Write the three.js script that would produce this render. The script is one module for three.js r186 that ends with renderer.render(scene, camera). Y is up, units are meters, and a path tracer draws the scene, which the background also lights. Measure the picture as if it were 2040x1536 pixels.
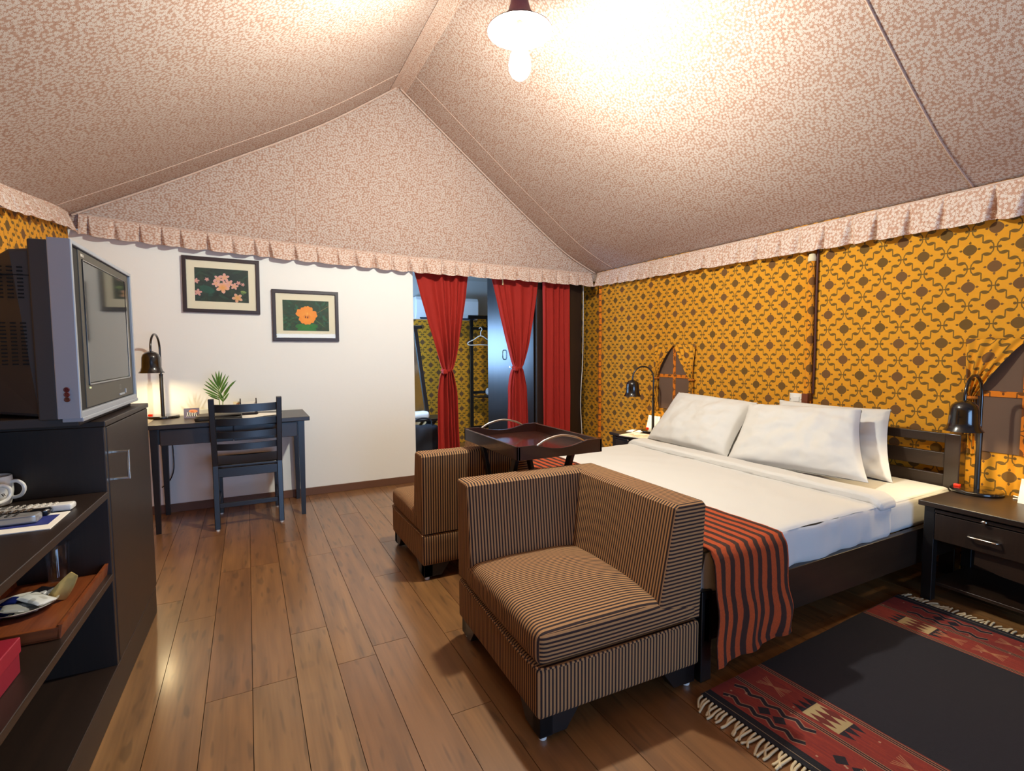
import * as THREE from 'three';
import { RoundedBoxGeometry } from 'three/addons/geometries/RoundedBoxGeometry.js';
import { mergeGeometries, toCreasedNormals } from 'three/addons/utils/BufferGeometryUtils.js';
import { ImprovedNoise } from 'three/addons/math/ImprovedNoise.js';
import { RectAreaLightUniformsLib } from 'three/addons/lights/RectAreaLightUniformsLib.js';

// ------------------------------------------------------------------ camera, sky, daylight, exposure
const scene = new THREE.Scene();
const camera = new THREE.PerspectiveCamera(73.9615, 2040 / 1536, 0.05, 60);
camera.position.set(0, 1.25, 0);
camera.quaternion.setFromRotationMatrix(new THREE.Matrix4().set(
  0.8884231, 0.0358959, -0.4576197, 0,
  -0.0055693, 0.9977072, 0.0674483, 0,
  0.4589916, -0.057374, 0.8865861, 0,
  0, 0, 0, 1));
scene.add(camera);
scene.background = new THREE.Color().setRGB(0.5, 0.62, 0.8);
RectAreaLightUniformsLib.init();
function daylight(w, h, [x, y, z], [tx, ty, tz], power, color) {
  const l = new THREE.RectAreaLight(color, power, w, h);
  l.position.set(x, y, z); l.lookAt(tx, ty, tz); scene.add(l);
}
const DAY = new THREE.Color().setRGB(0.32, 0.58, 1.0);
daylight(2.2, 1.5, [1.2, 0.9, 2.92], [1.2, 0.9, -3], 24, DAY);          // glazed doors behind the camera
daylight(0.7, 0.6, [0.74, 1.3, -5.3], [4, 1.3, -5.3], 115, DAY);          // window at the end of the dressing area
const WARM = new THREE.Color().setRGB(1.0, 1.02, 0.90);
const TABLE = new THREE.Color().setRGB(1.0, 0.78, 0.42);
const PENDANT = 40, LAMP_GLOW = 2.2;
const renderer = new THREE.WebGLRenderer({ antialias: true });
renderer.toneMapping = THREE.LinearToneMapping;
renderer.toneMappingExposure = 0.405;
renderer.shadowMap.enabled = true;

// ------------------------------------------------------------------ helpers
function rng(seed) { let a = seed >>> 0; return () => { a = (a + 0x6D2B79F5) | 0; let t = Math.imul(a ^ (a >>> 15), 1 | a); t = (t + Math.imul(t ^ (t >>> 7), 61 | t)) ^ t; return ((t ^ (t >>> 14)) >>> 0) / 4294967296; }; }
const perlin = new ImprovedNoise();
const noise = (x, y, z = 0) => perlin.noise(x + 31.7, y + 17.3, z + 5.1);
const clamp = (v, a, b) => Math.min(b, Math.max(a, v));
const smooth = (a, b, x) => { const t = clamp((x - a) / (b - a), 0, 1); return t * t * (3 - 2 * t); };
const lerp = (a, b, t) => a + (b - a) * t;
const PI = Math.PI;
const names = new Map();
function numbered(n) { const k = names.get(n) ?? 0; names.set(n, k + 1); return k ? `${n}_${String(k).padStart(3, '0')}` : n; }
function tag(o, label, category, group) { o.userData = { label, category }; if (group) o.userData.group = group; return o; }
function thing(name, label, category, [x, y, z] = [0, 0, 0], turn = 0, group) {
  const o = new THREE.Group(); o.name = numbered(name); scene.add(o);
  o.position.set(x, y, z); o.rotation.y = turn;
  return tag(o, label, category, group);
}
function mesh(name, g, m, parent) {
  const o = new THREE.Mesh(Array.isArray(g) ? join(g) : g, m);
  o.castShadow = o.receiveShadow = true; o.name = numbered(name); parent.add(o); return o;
}
function struct(name, parentless = true) { const o = new THREE.Group(); o.name = numbered(name); o.userData = { kind: 'structure' }; scene.add(o); return o; }
function structMesh(name, g, m) { const o = mesh(name, g, m, scene); o.userData = { kind: 'structure' }; return o; }
function copy(o, [x, y, z], turn, label) {
  const c = o.clone(); c.name = numbered(o.name.replace(/_\d{3}$/, '')); c.userData = { ...o.userData, label };
  c.position.set(x, y, z); c.rotation.set(0, turn, 0); scene.add(c);
  c.traverse(q => { if (q !== c && q.isMesh) q.name = numbered(q.name.replace(/_\d{3}$/, '')); });
  return c;
}
function join(list) {
  return mergeGeometries(list.map(g => { const q = g.index ? g.toNonIndexed() : g; for (const k of Object.keys(q.attributes)) if (!['position', 'normal', 'uv'].includes(k)) q.deleteAttribute(k); return q; }));
}
// uv in metres by the dominant axis of the normal; grain runs along `grain` (0 x, 1 y, 2 z)
function metres(g, grain = 0, off = 0) {
  const p = g.attributes.position, n = g.attributes.normal, uv = new Float32Array(p.count * 2);
  for (let i = 0; i < p.count; i++) {
    const q = [p.getX(i), p.getY(i), p.getZ(i)], a = [Math.abs(n.getX(i)), Math.abs(n.getY(i)), Math.abs(n.getZ(i))];
    const d = a.indexOf(Math.max(...a)), rest = [0, 1, 2].filter(k => k !== d);
    let u = rest.includes(grain) ? grain : rest[0], v = rest.find(k => k !== u);
    uv[2 * i] = q[u] + off; uv[2 * i + 1] = q[v] + off * 1.7;
  }
  g.setAttribute('uv', new THREE.BufferAttribute(uv, 2)); return g;
}
let boxCount = 0;
// a box with softened edges, given by its centre
function bx(w, h, d, x = 0, y = 0, z = 0, r = 0.003, turn = null) {
  r = Math.min(r, w / 2.01, h / 2.01, d / 2.01);
  let g = r > 0 ? new RoundedBoxGeometry(w, h, d, 2, r) : new THREE.BoxGeometry(w, h, d);
  if (g.index) g = g.toNonIndexed();
  const s = [w, h, d]; metres(g, s.indexOf(Math.max(...s)), (boxCount++ % 17) * 0.137);
  if (turn) g.rotateX(turn[0]).rotateY(turn[1]).rotateZ(turn[2]);
  g.translate(x, y, z); return g;
}
// a thin block whose big faces carry one whole print
const printed = (w, h, d) => new THREE.BoxGeometry(w, h, d).toNonIndexed();
const bb = (x0, x1, y0, y1, z0, z1, r) => bx(Math.abs(x1 - x0), Math.abs(y1 - y0), Math.abs(z1 - z0), (x0 + x1) / 2, (y0 + y1) / 2, (z0 + z1) / 2, r);
const V = (x, y, z) => new THREE.Vector3(x, y, z);
function tube(pts, r, seg = 24, rad = 10, closed = false) {
  const c = pts.length === 2 ? new THREE.LineCurve3(V(...pts[0]), V(...pts[1])) : new THREE.CatmullRomCurve3(pts.map(p => V(...p)), closed, 'centripetal');
  const t = new THREE.TubeGeometry(c, seg, r, rad, closed);
  if (closed) return t;
  const caps = [0, 1].map(e => { const p = c.getPointAt(e), d = c.getTangentAt(e); const s = new THREE.SphereGeometry(r, rad, 6); s.translate(p.x, p.y, p.z); return s; });
  return join([t, ...caps]);
}
function bar(a, b, w, h, r = 0.002) { // rectangular bar between two points (w across, h other)
  const A = V(...a), B = V(...b), L = A.distanceTo(B), g = bx(w, L, h, 0, 0, 0, r);
  const q = new THREE.Quaternion().setFromUnitVectors(V(0, 1, 0), B.clone().sub(A).normalize());
  g.applyQuaternion(q); const m = A.add(B).multiplyScalar(0.5); g.translate(m.x, m.y, m.z); return g;
}
const lathe = (pts, seg = 40) => new THREE.LatheGeometry(pts.map(p => new THREE.Vector2(p[0], p[1])), seg);
const cyl = (r0, r1, h, x, y, z, seg = 28) => new THREE.CylinderGeometry(r0, r1, h, seg).translate(x, y, z);
// grid surface from a function (u, v in 0..1 -> [x, y, z]); uvf gives texture metres
function sheet(f, nu, nv, uvf, thick = 0) {
  const pos = [], uv = [], idx = [];
  for (let j = 0; j <= nv; j++) for (let i = 0; i <= nu; i++) { const u = i / nu, v = j / nv; pos.push(...f(u, v)); uv.push(...(uvf ? uvf(u, v) : [u, v])); }
  for (let j = 0; j < nv; j++) for (let i = 0; i < nu; i++) { const a = j * (nu + 1) + i, b = a + 1, c = a + nu + 1, d = c + 1; idx.push(a, b, d, a, d, c); }
  let g = new THREE.BufferGeometry();
  g.setAttribute('position', new THREE.Float32BufferAttribute(pos, 3)); g.setAttribute('uv', new THREE.Float32BufferAttribute(uv, 2)); g.setIndex(idx); g.computeVertexNormals();
  if (!thick) return g;
  const n = g.attributes.normal, N = pos.length / 3, P = pos.slice(), U = uv.concat(uv), I = idx.slice();
  for (let k = 0; k < N; k++) P.push(pos[3 * k] - n.getX(k) * thick, pos[3 * k + 1] - n.getY(k) * thick, pos[3 * k + 2] - n.getZ(k) * thick);
  for (let k = 0; k < idx.length; k += 3) I.push(idx[k] + N, idx[k + 2] + N, idx[k + 1] + N);
  const rim = []; for (let i = 0; i < nu; i++) rim.push([i, i + 1]); for (let j = 0; j < nv; j++) rim.push([j * (nu + 1) + nu, (j + 1) * (nu + 1) + nu]);
  for (let i = nu; i > 0; i--) rim.push([nv * (nu + 1) + i, nv * (nu + 1) + i - 1]); for (let j = nv; j > 0; j--) rim.push([j * (nu + 1), (j - 1) * (nu + 1)]);
  for (const [a, b] of rim) I.push(a, a + N, b + N, a, b + N, b);
  g = new THREE.BufferGeometry();
  g.setAttribute('position', new THREE.Float32BufferAttribute(P, 3)); g.setAttribute('uv', new THREE.Float32BufferAttribute(U, 2)); g.setIndex(I);
  return toCreasedNormals(g, 1.0);
}
// upholstered or bedding block: finely divided box with rounded edges, displaced by `bend(p, axis)`; uvf(p, axis)
function softBox(w, h, d, r, cells, bend, uvf) {
  const dims = [w, h, d], arr = dims.map((s, k) => { const half = s / 2, m = cells[k], a = [-half, -half + r * 0.29, -half + r * 0.62]; for (let i = 0; i <= m; i++) a.push(lerp(-half + r, half - r, i / m)); a.push(half - r * 0.62, half - r * 0.29, half); return a; });
  const n = arr.map(a => a.length - 1);
  const g = new THREE.BoxGeometry(2, 2, 2, ...n), p = g.attributes.position, nn = g.attributes.normal, uv = g.attributes.uv;
  for (let i = 0; i < p.count; i++) {
    const t = [p.getX(i), p.getY(i), p.getZ(i)], axis = [nn.getX(i), nn.getY(i), nn.getZ(i)];
    const q = t.map((c, k) => arr[k][Math.round((c + 1) / 2 * n[k])]);
    const c = q.map((v, k) => clamp(v, -dims[k] / 2 + r, dims[k] / 2 - r)), e = q.map((v, k) => v - c[k]), L = Math.hypot(...e) || 1;
    let o = c.map((v, k) => v + e[k] / L * r);
    if (bend) o = bend(o, axis);
    p.setXYZ(i, ...o);
    if (uvf) { const s = uvf(o, axis); uv.setXY(i, s[0], s[1]); } else { const k = axis.findIndex(v => Math.abs(v) > 0.5), rest = [0, 1, 2].filter(a => a !== k); uv.setXY(i, o[rest[0]], o[rest[1]]); }
  }
  return toCreasedNormals(g, 1.1);
}
function mirrorZ(g) {
  g = g.index ? g.toNonIndexed() : g.clone();
  const p = g.attributes.position; for (let i = 0; i < p.count; i++) p.setZ(i, -p.getZ(i));
  for (const a of Object.values(g.attributes)) for (let t = 0; t < a.count; t += 3) for (let k = 0; k < a.itemSize; k++) { const x = a.array[(t + 1) * a.itemSize + k]; a.array[(t + 1) * a.itemSize + k] = a.array[(t + 2) * a.itemSize + k]; a.array[(t + 2) * a.itemSize + k] = x; }
  const nz = g.attributes.normal; for (let i = 0; i < nz.count; i++) nz.setZ(i, -nz.getZ(i));
  return g;
}
function prism(pts, depth, bevel = 0.004, seg = 2) { // outline in x, y pushed along z from 0 to depth
  const s = new THREE.Shape(pts.map(p => new THREE.Vector2(p[0], p[1])));
  return new THREE.ExtrudeGeometry(s, { depth: depth - 2 * bevel, bevelEnabled: bevel > 0, bevelThickness: bevel, bevelSize: bevel, bevelOffset: -bevel, bevelSegments: seg, curveSegments: 8 }).translate(0, 0, bevel);
}

// ------------------------------------------------------------------ printed and woven surfaces
function canvasTex(w, h, draw, size) {
  const c = document.createElement('canvas'); c.width = w; c.height = h; draw(c.getContext('2d'), w, h);
  const t = new THREE.CanvasTexture(c); t.colorSpace = THREE.SRGBColorSpace; t.wrapS = t.wrapT = THREE.RepeatWrapping; t.anisotropy = 8;
  if (size) t.repeat.set(1 / size[0], 1 / size[1]);
  return t;
}
function dataTex(w, h, f, size, color = true) {
  const d = new Uint8Array(w * h * 4);
  for (let y = 0; y < h; y++) for (let x = 0; x < w; x++) { const c = f(x / w, y / h), k = (y * w + x) * 4; for (let i = 0; i < 3; i++) d[k + i] = clamp(Math.round(Array.isArray(c) ? c[i] : c), 0, 255); d[k + 3] = 255; }
  const t = new THREE.DataTexture(d, w, h, THREE.RGBAFormat); if (color) t.colorSpace = THREE.SRGBColorSpace;
  t.wrapS = t.wrapT = THREE.RepeatWrapping; t.magFilter = THREE.LinearFilter; t.minFilter = THREE.LinearMipmapLinearFilter; t.generateMipmaps = true; t.needsUpdate = true;
  if (size) t.repeat.set(1 / size[0], 1 / size[1]);
  return t;
}
const tn = (x, y, fx, fy, s = 0) => { // tileable noise on the unit square
  const a = perlin.noise(x * fx + s, y * fy + s, s), b = perlin.noise((x - 1) * fx + s, y * fy + s, s), c = perlin.noise(x * fx + s, (y - 1) * fy + s, s), d = perlin.noise((x - 1) * fx + s, (y - 1) * fy + s, s);
  return lerp(lerp(a, b, x), lerp(c, d, x), y);
};
// amber cloth block-printed with a brown stepped lattice of leaves and medallions
const amberTex = canvasTex(860, 800, (c, W, H) => {
  const r = rng(11); c.fillStyle = '#d8931a'; c.fillRect(0, 0, W, H);
  for (let i = 0; i < 160; i++) { c.fillStyle = `rgba(${r() < .5 ? '240,172,44' : '206,128,16'},0.07)`; c.beginPath(); c.ellipse(r() * W, r() * H, 20 + r() * 60, 15 + r() * 40, r() * 3, 0, 7); c.fill(); }
  const w = 430, h = 400, hw = w / 2, hh = h / 2;
  const one = (cx, cy, k) => {
    const ink = ['#6c4c1c', '#6e4a24', '#684a18', '#704c26'][k & 3];
    c.save(); c.translate(cx, cy); c.fillStyle = ink; c.strokeStyle = '#70521a';
    c.beginPath(); for (let a = 0; a < 40; a++) { const t = a / 40 * 2 * PI, q = 1 + 0.03 * Math.cos(4 * t); c.lineTo(Math.cos(t) * 60 * q, Math.sin(t) * 58 * q); } c.fill();
    for (const [dx, dy, ro] of [[1, 0, 0], [-1, 0, PI], [0, 1, PI / 2], [0, -1, -PI / 2]]) {
      c.save(); c.translate(dx * 66, dy * 62); c.rotate(ro); c.beginPath(); c.ellipse(12, 0, 13, 11, 0, 0, 7); c.fill(); c.beginPath(); c.moveTo(12, -9); c.lineTo(32, 0); c.lineTo(12, 9); c.fill(); c.restore();
    }
    for (const sx of [1, -1]) for (const sy of [1, -1]) {
      c.save(); c.scale(sx, sy); c.lineWidth = 11; c.fillStyle = '#6e501a';
      // from the knot beside the medallion towards the knot above it
      const half = () => {
        c.beginPath(); c.moveTo(hw - 16, 6); c.bezierCurveTo(hw - 14, 34, hw - 22, 50, hw - 42, 62); c.stroke();
        c.save(); c.translate(hw - 62, 68); c.rotate(0.22); c.beginPath(); c.moveTo(-50, 2); c.bezierCurveTo(-30, -26, 8, -26, 34, -8); c.bezierCurveTo(14, 22, -20, 24, -50, 2); c.fill(); c.restore();
        c.beginPath(); c.moveTo(hw - 96, 64); c.lineTo(hw - 107, 64); c.lineTo(hw - 107, hh / 2 + 2); c.stroke();
      };
      half();
      c.save(); c.translate(hw, hh); c.scale(-1, -1); half(); c.restore();
      c.restore();
    }
    c.fillStyle = '#6a4c1a';
    for (const sx of [1, -1]) { c.save(); c.translate(sx * hw, 0); c.fillRect(-24, -6, 48, 12); for (const q of [1, -1]) { c.beginPath(); c.ellipse(q * 36, 0, 15, 15, 0, 0, 7); c.fill(); } c.restore(); }
    c.restore();
  };
  let k = 0;
  for (let i = -1; i <= 2; i++) for (let j = -1; j <= 2; j++) { one(i * w + hw, j * h + hh, (i & 1) * 2 + (j & 1)); one(i * w, j * h, (i & 1) + (j & 1) * 2 + 1); }
}, [0.43, 0.40]);
// cream flower sprigs on a terracotta pink ground
const floralTex = canvasTex(1024, 1024, (c, W, H) => {
  const r = rng(5); c.fillStyle = '#d6ae96'; c.fillRect(0, 0, W, H);
  const wrap = (x, y, R, f) => { for (const dx of [-W, 0, W]) for (const dy of [-H, 0, H]) if (x + dx > -R && x + dx < W + R && y + dy > -R && y + dy < H + R) { c.save(); c.translate(x + dx, y + dy); f(); c.restore(); } };
  for (let i = 0; i < 1500; i++) { const x = r() * W, y = r() * H, a = r() * 7; wrap(x, y, 30, () => { c.rotate(a); c.strokeStyle = i % 2 ? '#c4957a' : '#cb9d84'; c.lineWidth = 4; c.beginPath(); c.moveTo(-14, 0); c.quadraticCurveTo(0, 12, 15, -2); c.stroke(); }); }
  const spots = []; for (let n = 0; n < 9000 && spots.length < 620; n++) { const x = r() * W, y = r() * H; if (spots.every(([a, b]) => { const dx = Math.min(Math.abs(a - x), W - Math.abs(a - x)), dy = Math.min(Math.abs(b - y), H - Math.abs(b - y)); return dx * dx + dy * dy > 33 * 33; })) spots.push([x, y]); }
  for (const [x, y] of spots) {
    const s = 12 + r() * 6, a0 = r() * 7, pet = 5 + Math.floor(r() * 3), dx = (r() - .5) * 34, dy = (r() - .5) * 34;
    wrap(x, y, 40, () => {
      c.rotate(a0); c.fillStyle = '#f5e8dc';
      for (let k = 0; k < pet; k++) { c.save(); c.rotate(k * 2 * PI / pet); c.beginPath(); c.ellipse(s * 0.72, 0, s * 0.66, s * 0.33, 0, 0, 7); c.fill(); c.restore(); }
      c.fillStyle = '#d09a78'; c.beginPath(); c.arc(0, 0, s * 0.15, 0, 7); c.fill();
    });
    wrap(x + dx, y + dy, 30, () => { c.rotate(a0 * 2); c.fillStyle = '#efdfd0'; for (let k = 0; k < 3; k++) { c.save(); c.rotate(k * 2.1); c.beginPath(); c.ellipse(7, 0, 9, 4, 0.3, 0, 7); c.fill(); c.restore(); } });
  }
  for (let i = 0; i < 1500; i++) { const x = r() * W, y = r() * H; wrap(x, y, 6, () => { c.fillStyle = r() < .6 ? '#b27a5c' : '#f3e2d0'; c.beginPath(); c.arc(0, 0, 2.2 + r() * 1.6, 0, 7); c.fill(); }); }
}, [0.44, 0.44]);
const weave = dataTex(256, 256, (x, y) => 128 + 60 * Math.sin(x * 2 * PI * 32) * Math.sin(y * 2 * PI * 32) + 50 * tn(x, y, 40, 40, 3), [0.1, 0.1], false);
const stripeTex = dataTex(256, 128, (x, y) => {
  const f = (x * 4) % 1, e = smooth(0.0, 0.07, f) * (1 - smooth(0.53, 0.60, f)), q = 1 + 0.16 * tn(x, y, 60, 60, 1) + 0.05 * Math.sin(y * 2 * PI * 32);
  return [lerp(44, 168, e) * q, lerp(25, 122, e) * q, lerp(20, 76, e) * q];
}, [0.0544, 0.05]);
const grain = (light, dark, fu, fv, s) => (x, y) => {
  const b = tn(x, y, 3, 9, s), g = tn(x, y, fu, fv, s + 4), k = tn(x, y, 6, 60, s + 9), t = clamp(0.5 + 0.55 * b + 0.45 * g + 0.3 * k, 0, 1);
  return [0, 1, 2].map(i => lerp(dark[i], light[i], t));
};
const darkTex = dataTex(512, 512, grain([52, 38, 28], [32, 22, 15], 4, 90, 2), [1.1, 0.5]);
const redWoodTex = dataTex(512, 256, grain([150, 78, 34], [104, 48, 20], 3, 40, 7), [0.6, 0.3]);
const plankTex = dataTex(1024, 1024, (x, y) => {
  const b = tn(x, y, 2, 26, 3), g = tn(x, y, 7, 150, 8), k = tn(x, y, 5, 44, 12), st = smooth(0.18, 0.42, tn(x, y, 9, 60, 21)), kn = smooth(0.30, 0.5, tn(x, y, 12, 14, 33)) * 0.5;
  const t = clamp(0.52 + 0.6 * b + 0.22 * g + 0.35 * k, 0, 1), dk = clamp(1 - 0.17 * st - 0.10 * kn, 0.4, 1);
  return [lerp(105, 155, t) * dk, lerp(73, 112, t) * dk, lerp(42, 67, t) * dk];
}, [1.22, 1.22]);
const runnerTex = dataTex(512, 64, (x, y) => {
  const f = (x * 8 + 0.05 * tn(x, y, 10, 10, 2)) % 1, e = smooth(0.02, 0.1, f) * (1 - smooth(0.56, 0.64, f)), q = 1 + 0.2 * tn(x, y, 120, 30, 5), h = tn(Math.floor(x * 8) / 8, 0.3, 8, 3, 3);
  return [lerp(54, 170 + 24 * h, e) * q, lerp(27, 66 + 22 * h, e) * q, lerp(15, 20, e) * q];
}, [0.40, 0.2]);
const plasterBump = dataTex(256, 256, (x, y) => 128 + 90 * tn(x, y, 14, 14, 2) + 60 * tn(x, y, 40, 40, 6), [1.2, 1.2], false);
const M = {};
const std = (o) => new THREE.MeshStandardMaterial({ side: THREE.DoubleSide, ...o });
const phy = (o) => new THREE.MeshPhysicalMaterial({ side: THREE.DoubleSide, ...o });
M.amber = std({ map: amberTex, roughness: 0.92, bumpMap: weave, bumpScale: 0.0006 });
M.orange = std({ map: amberTex, color: 0xffcf98, roughness: 0.9 });
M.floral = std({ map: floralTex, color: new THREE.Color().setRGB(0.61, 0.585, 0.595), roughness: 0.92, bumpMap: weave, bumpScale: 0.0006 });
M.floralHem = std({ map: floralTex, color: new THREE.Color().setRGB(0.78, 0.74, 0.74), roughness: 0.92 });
M.plaster = std({ color: 0xf1efea, roughness: 0.85, bumpMap: plasterBump, bumpScale: 0.0012 });
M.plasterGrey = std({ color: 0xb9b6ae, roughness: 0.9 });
M.stripe = std({ map: stripeTex, roughness: 0.88, bumpMap: stripeTex, bumpScale: 0.0005 });
M.dark = phy({ map: darkTex, color: new THREE.Color().setRGB(0.9, 0.8, 0.7), roughness: 0.42, clearcoat: 0.25, clearcoatRoughness: 0.3 });
M.darkGloss = phy({ map: darkTex, color: 0xe0d6d0, roughness: 0.28, clearcoat: 0.6, clearcoatRoughness: 0.12 });
M.cabinet = phy({ map: darkTex, color: new THREE.Color().setRGB(0.7, 0.57, 0.47), roughness: 0.45, clearcoat: 0.2, clearcoatRoughness: 0.3 });
M.black = phy({ color: 0x141110, roughness: 0.4, clearcoat: 0.3, clearcoatRoughness: 0.25 });
M.chair = phy({ map: darkTex, color: 0x8c8480, roughness: 0.38, clearcoat: 0.3, clearcoatRoughness: 0.25 });
M.lampBlack = phy({ color: 0x0c0a0c, roughness: 0.22, clearcoat: 0.8, clearcoatRoughness: 0.06 });
M.mahogany = phy({ map: darkTex, color: new THREE.Color().setRGB(1.35, 0.62, 0.62), roughness: 0.26, clearcoat: 0.6, clearcoatRoughness: 0.1 });
M.redWood = phy({ map: redWoodTex, roughness: 0.4, clearcoat: 0.3, clearcoatRoughness: 0.2 });
M.baseboard = std({ color: 0x6a4632, roughness: 0.5 });
M.white = std({ color: 0xd4d0ca, roughness: 0.9, bumpMap: weave, bumpScale: 0.0003 });
M.whitePlastic = phy({ color: 0xeeebe4, roughness: 0.35, clearcoat: 0.3 });
M.ceramic = phy({ color: 0xe9e2d6, roughness: 0.15, clearcoat: 0.8, clearcoatRoughness: 0.05 });
M.paper = std({ color: 0xf2ece0, roughness: 0.85 });
M.chrome = std({ color: 0xd8d2c6, roughness: 0.22, metalness: 1 });
M.silver = phy({ color: 0x9fa3ab, roughness: 0.42, metalness: 0.25 });
M.charcoal = std({ color: 0x35302e, roughness: 0.62 });
M.redCloth = std({ color: 0xa01c0e, roughness: 0.85, bumpMap: weave, bumpScale: 0.0003 });
M.brownCloth = std({ color: 0x6a5140, roughness: 0.95, bumpMap: weave, bumpScale: 0.0006 });
M.glass = phy({ color: 0xffffff, roughness: 0.02, transmission: 1, thickness: 0, ior: 1.5 });
M.runner = std({ map: runnerTex, roughness: 0.95, bumpMap: weave, bumpScale: 0.001 });
M.wick = std({ color: 0xc9b48e, roughness: 0.95 });

// ------------------------------------------------------------------ the setting
const XL = -1.1, XR = 3.5, ZW = -4.736, ZB = 3.0;
{ // floor: boards of oak-coloured laminate running away from the camera, dark joints between them
  const floor = struct('floor');
  mesh('floor_slab', bb(XL - 0.2, XR + 0.4, -0.10, -0.0125, -6.7, ZB + 0.2, 0), std({ color: 0x2a1a10, roughness: 0.9 }), floor);
  const tones = [0xffffff, 0xf2e6dc, 0xfff4ea, 0xe9d8cc, 0xfaf0e2, 0xf0e0d4].map(c => phy({ map: plankTex, color: c, roughness: 0.42, clearcoat: 0.7, clearcoatRoughness: 0.19 }));
  const r = rng(21), W = 0.152, L = 1.22, known = { 1: -2.06, 2: -2.07, 3: -2.40, 4: -2.075, 0: -2.75 };
  mesh('floor_slab', bb(XL, XR, -0.012, -0.0006, -0.35, ZB, 0), tones[0], floor);
  for (let k = -5; k < 26; k++) {
    const x0 = Math.max(-0.33 + k * W, XL), x1 = Math.min(-0.33 + (k + 1) * W, XR + 0.12); if (x1 - x0 < 0.01) continue;
    const zEnd = -6.6, phase = known[k] ?? -2.0 - r() * L;
    for (let z = phase + L * Math.ceil((-0.35 - phase) / L); z > zEnd; z -= L) {
      const a = Math.min(z, -0.352), b = Math.max(z - L, zEnd); if (a - b < 0.02) continue;
      if (x1 < 0.55 && b < ZW - 0.1) { if (a < ZW - 0.1) continue; }
      const lo = x1 < 0.55 ? Math.max(b, ZW - 0.1) : b, g = new THREE.BoxGeometry(x1 - x0 - 0.0022, 0.012, a - lo - 0.0022);
      const p = g.attributes.position, uv = g.attributes.uv, ou = r() * 5, ov = r() * 5;
      for (let i = 0; i < p.count; i++) uv.setXY(i, p.getZ(i) + ou, p.getX(i) + ov + (Math.abs(g.attributes.normal.getY(i)) < 0.5 ? p.getY(i) : 0));
      g.translate((x0 + x1) / 2, -0.006 - r() * 0.0006, (a + lo) / 2);
      mesh('plank', g, tones[Math.floor(r() * tones.length)], floor);
    }
  }
}
const roofR = new THREE.CatmullRomCurve3([[3.56, 2.085], [3.128, 2.302], [2.631, 2.646], [1.913, 3.183], [1.30, 3.64]].map(p => V(p[0], p[1], 0)));
const roofL = new THREE.CatmullRomCurve3([[-1.14, 2.20], [-0.597, 2.50], [-0.129, 2.76], [0.632, 3.194], [1.30, 3.64]].map(p => V(p[0], p[1], 0)));
const leftEave = z => 2.08 + 0.15 * smooth(-3.2, -4.75, z);
const bulge = (u, z) => -0.012 * Math.sin(PI * u) * (1 + Math.cos((z + 1.36) * 2 * PI / 1.55)) + 0.007 * noise(u * 4, z * 1.4);
const roofAt = (c, left, u, z) => { const p = c.getPointAt(u); return [p.x, p.y + bulge(u, z) + (left ? (leftEave(z) - 2.23) * (1 - u) ** 2 : 0), z]; };
function roofY(x) { const c = x > 1.3 ? roofR : roofL; let a = 0, b = 1; for (let i = 0; i < 30; i++) { const m = (a + b) / 2; ((x > 1.3) === (c.getPointAt(m).x > x)) ? a = m : b = m; } return c.getPointAt(a).y; }
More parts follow.
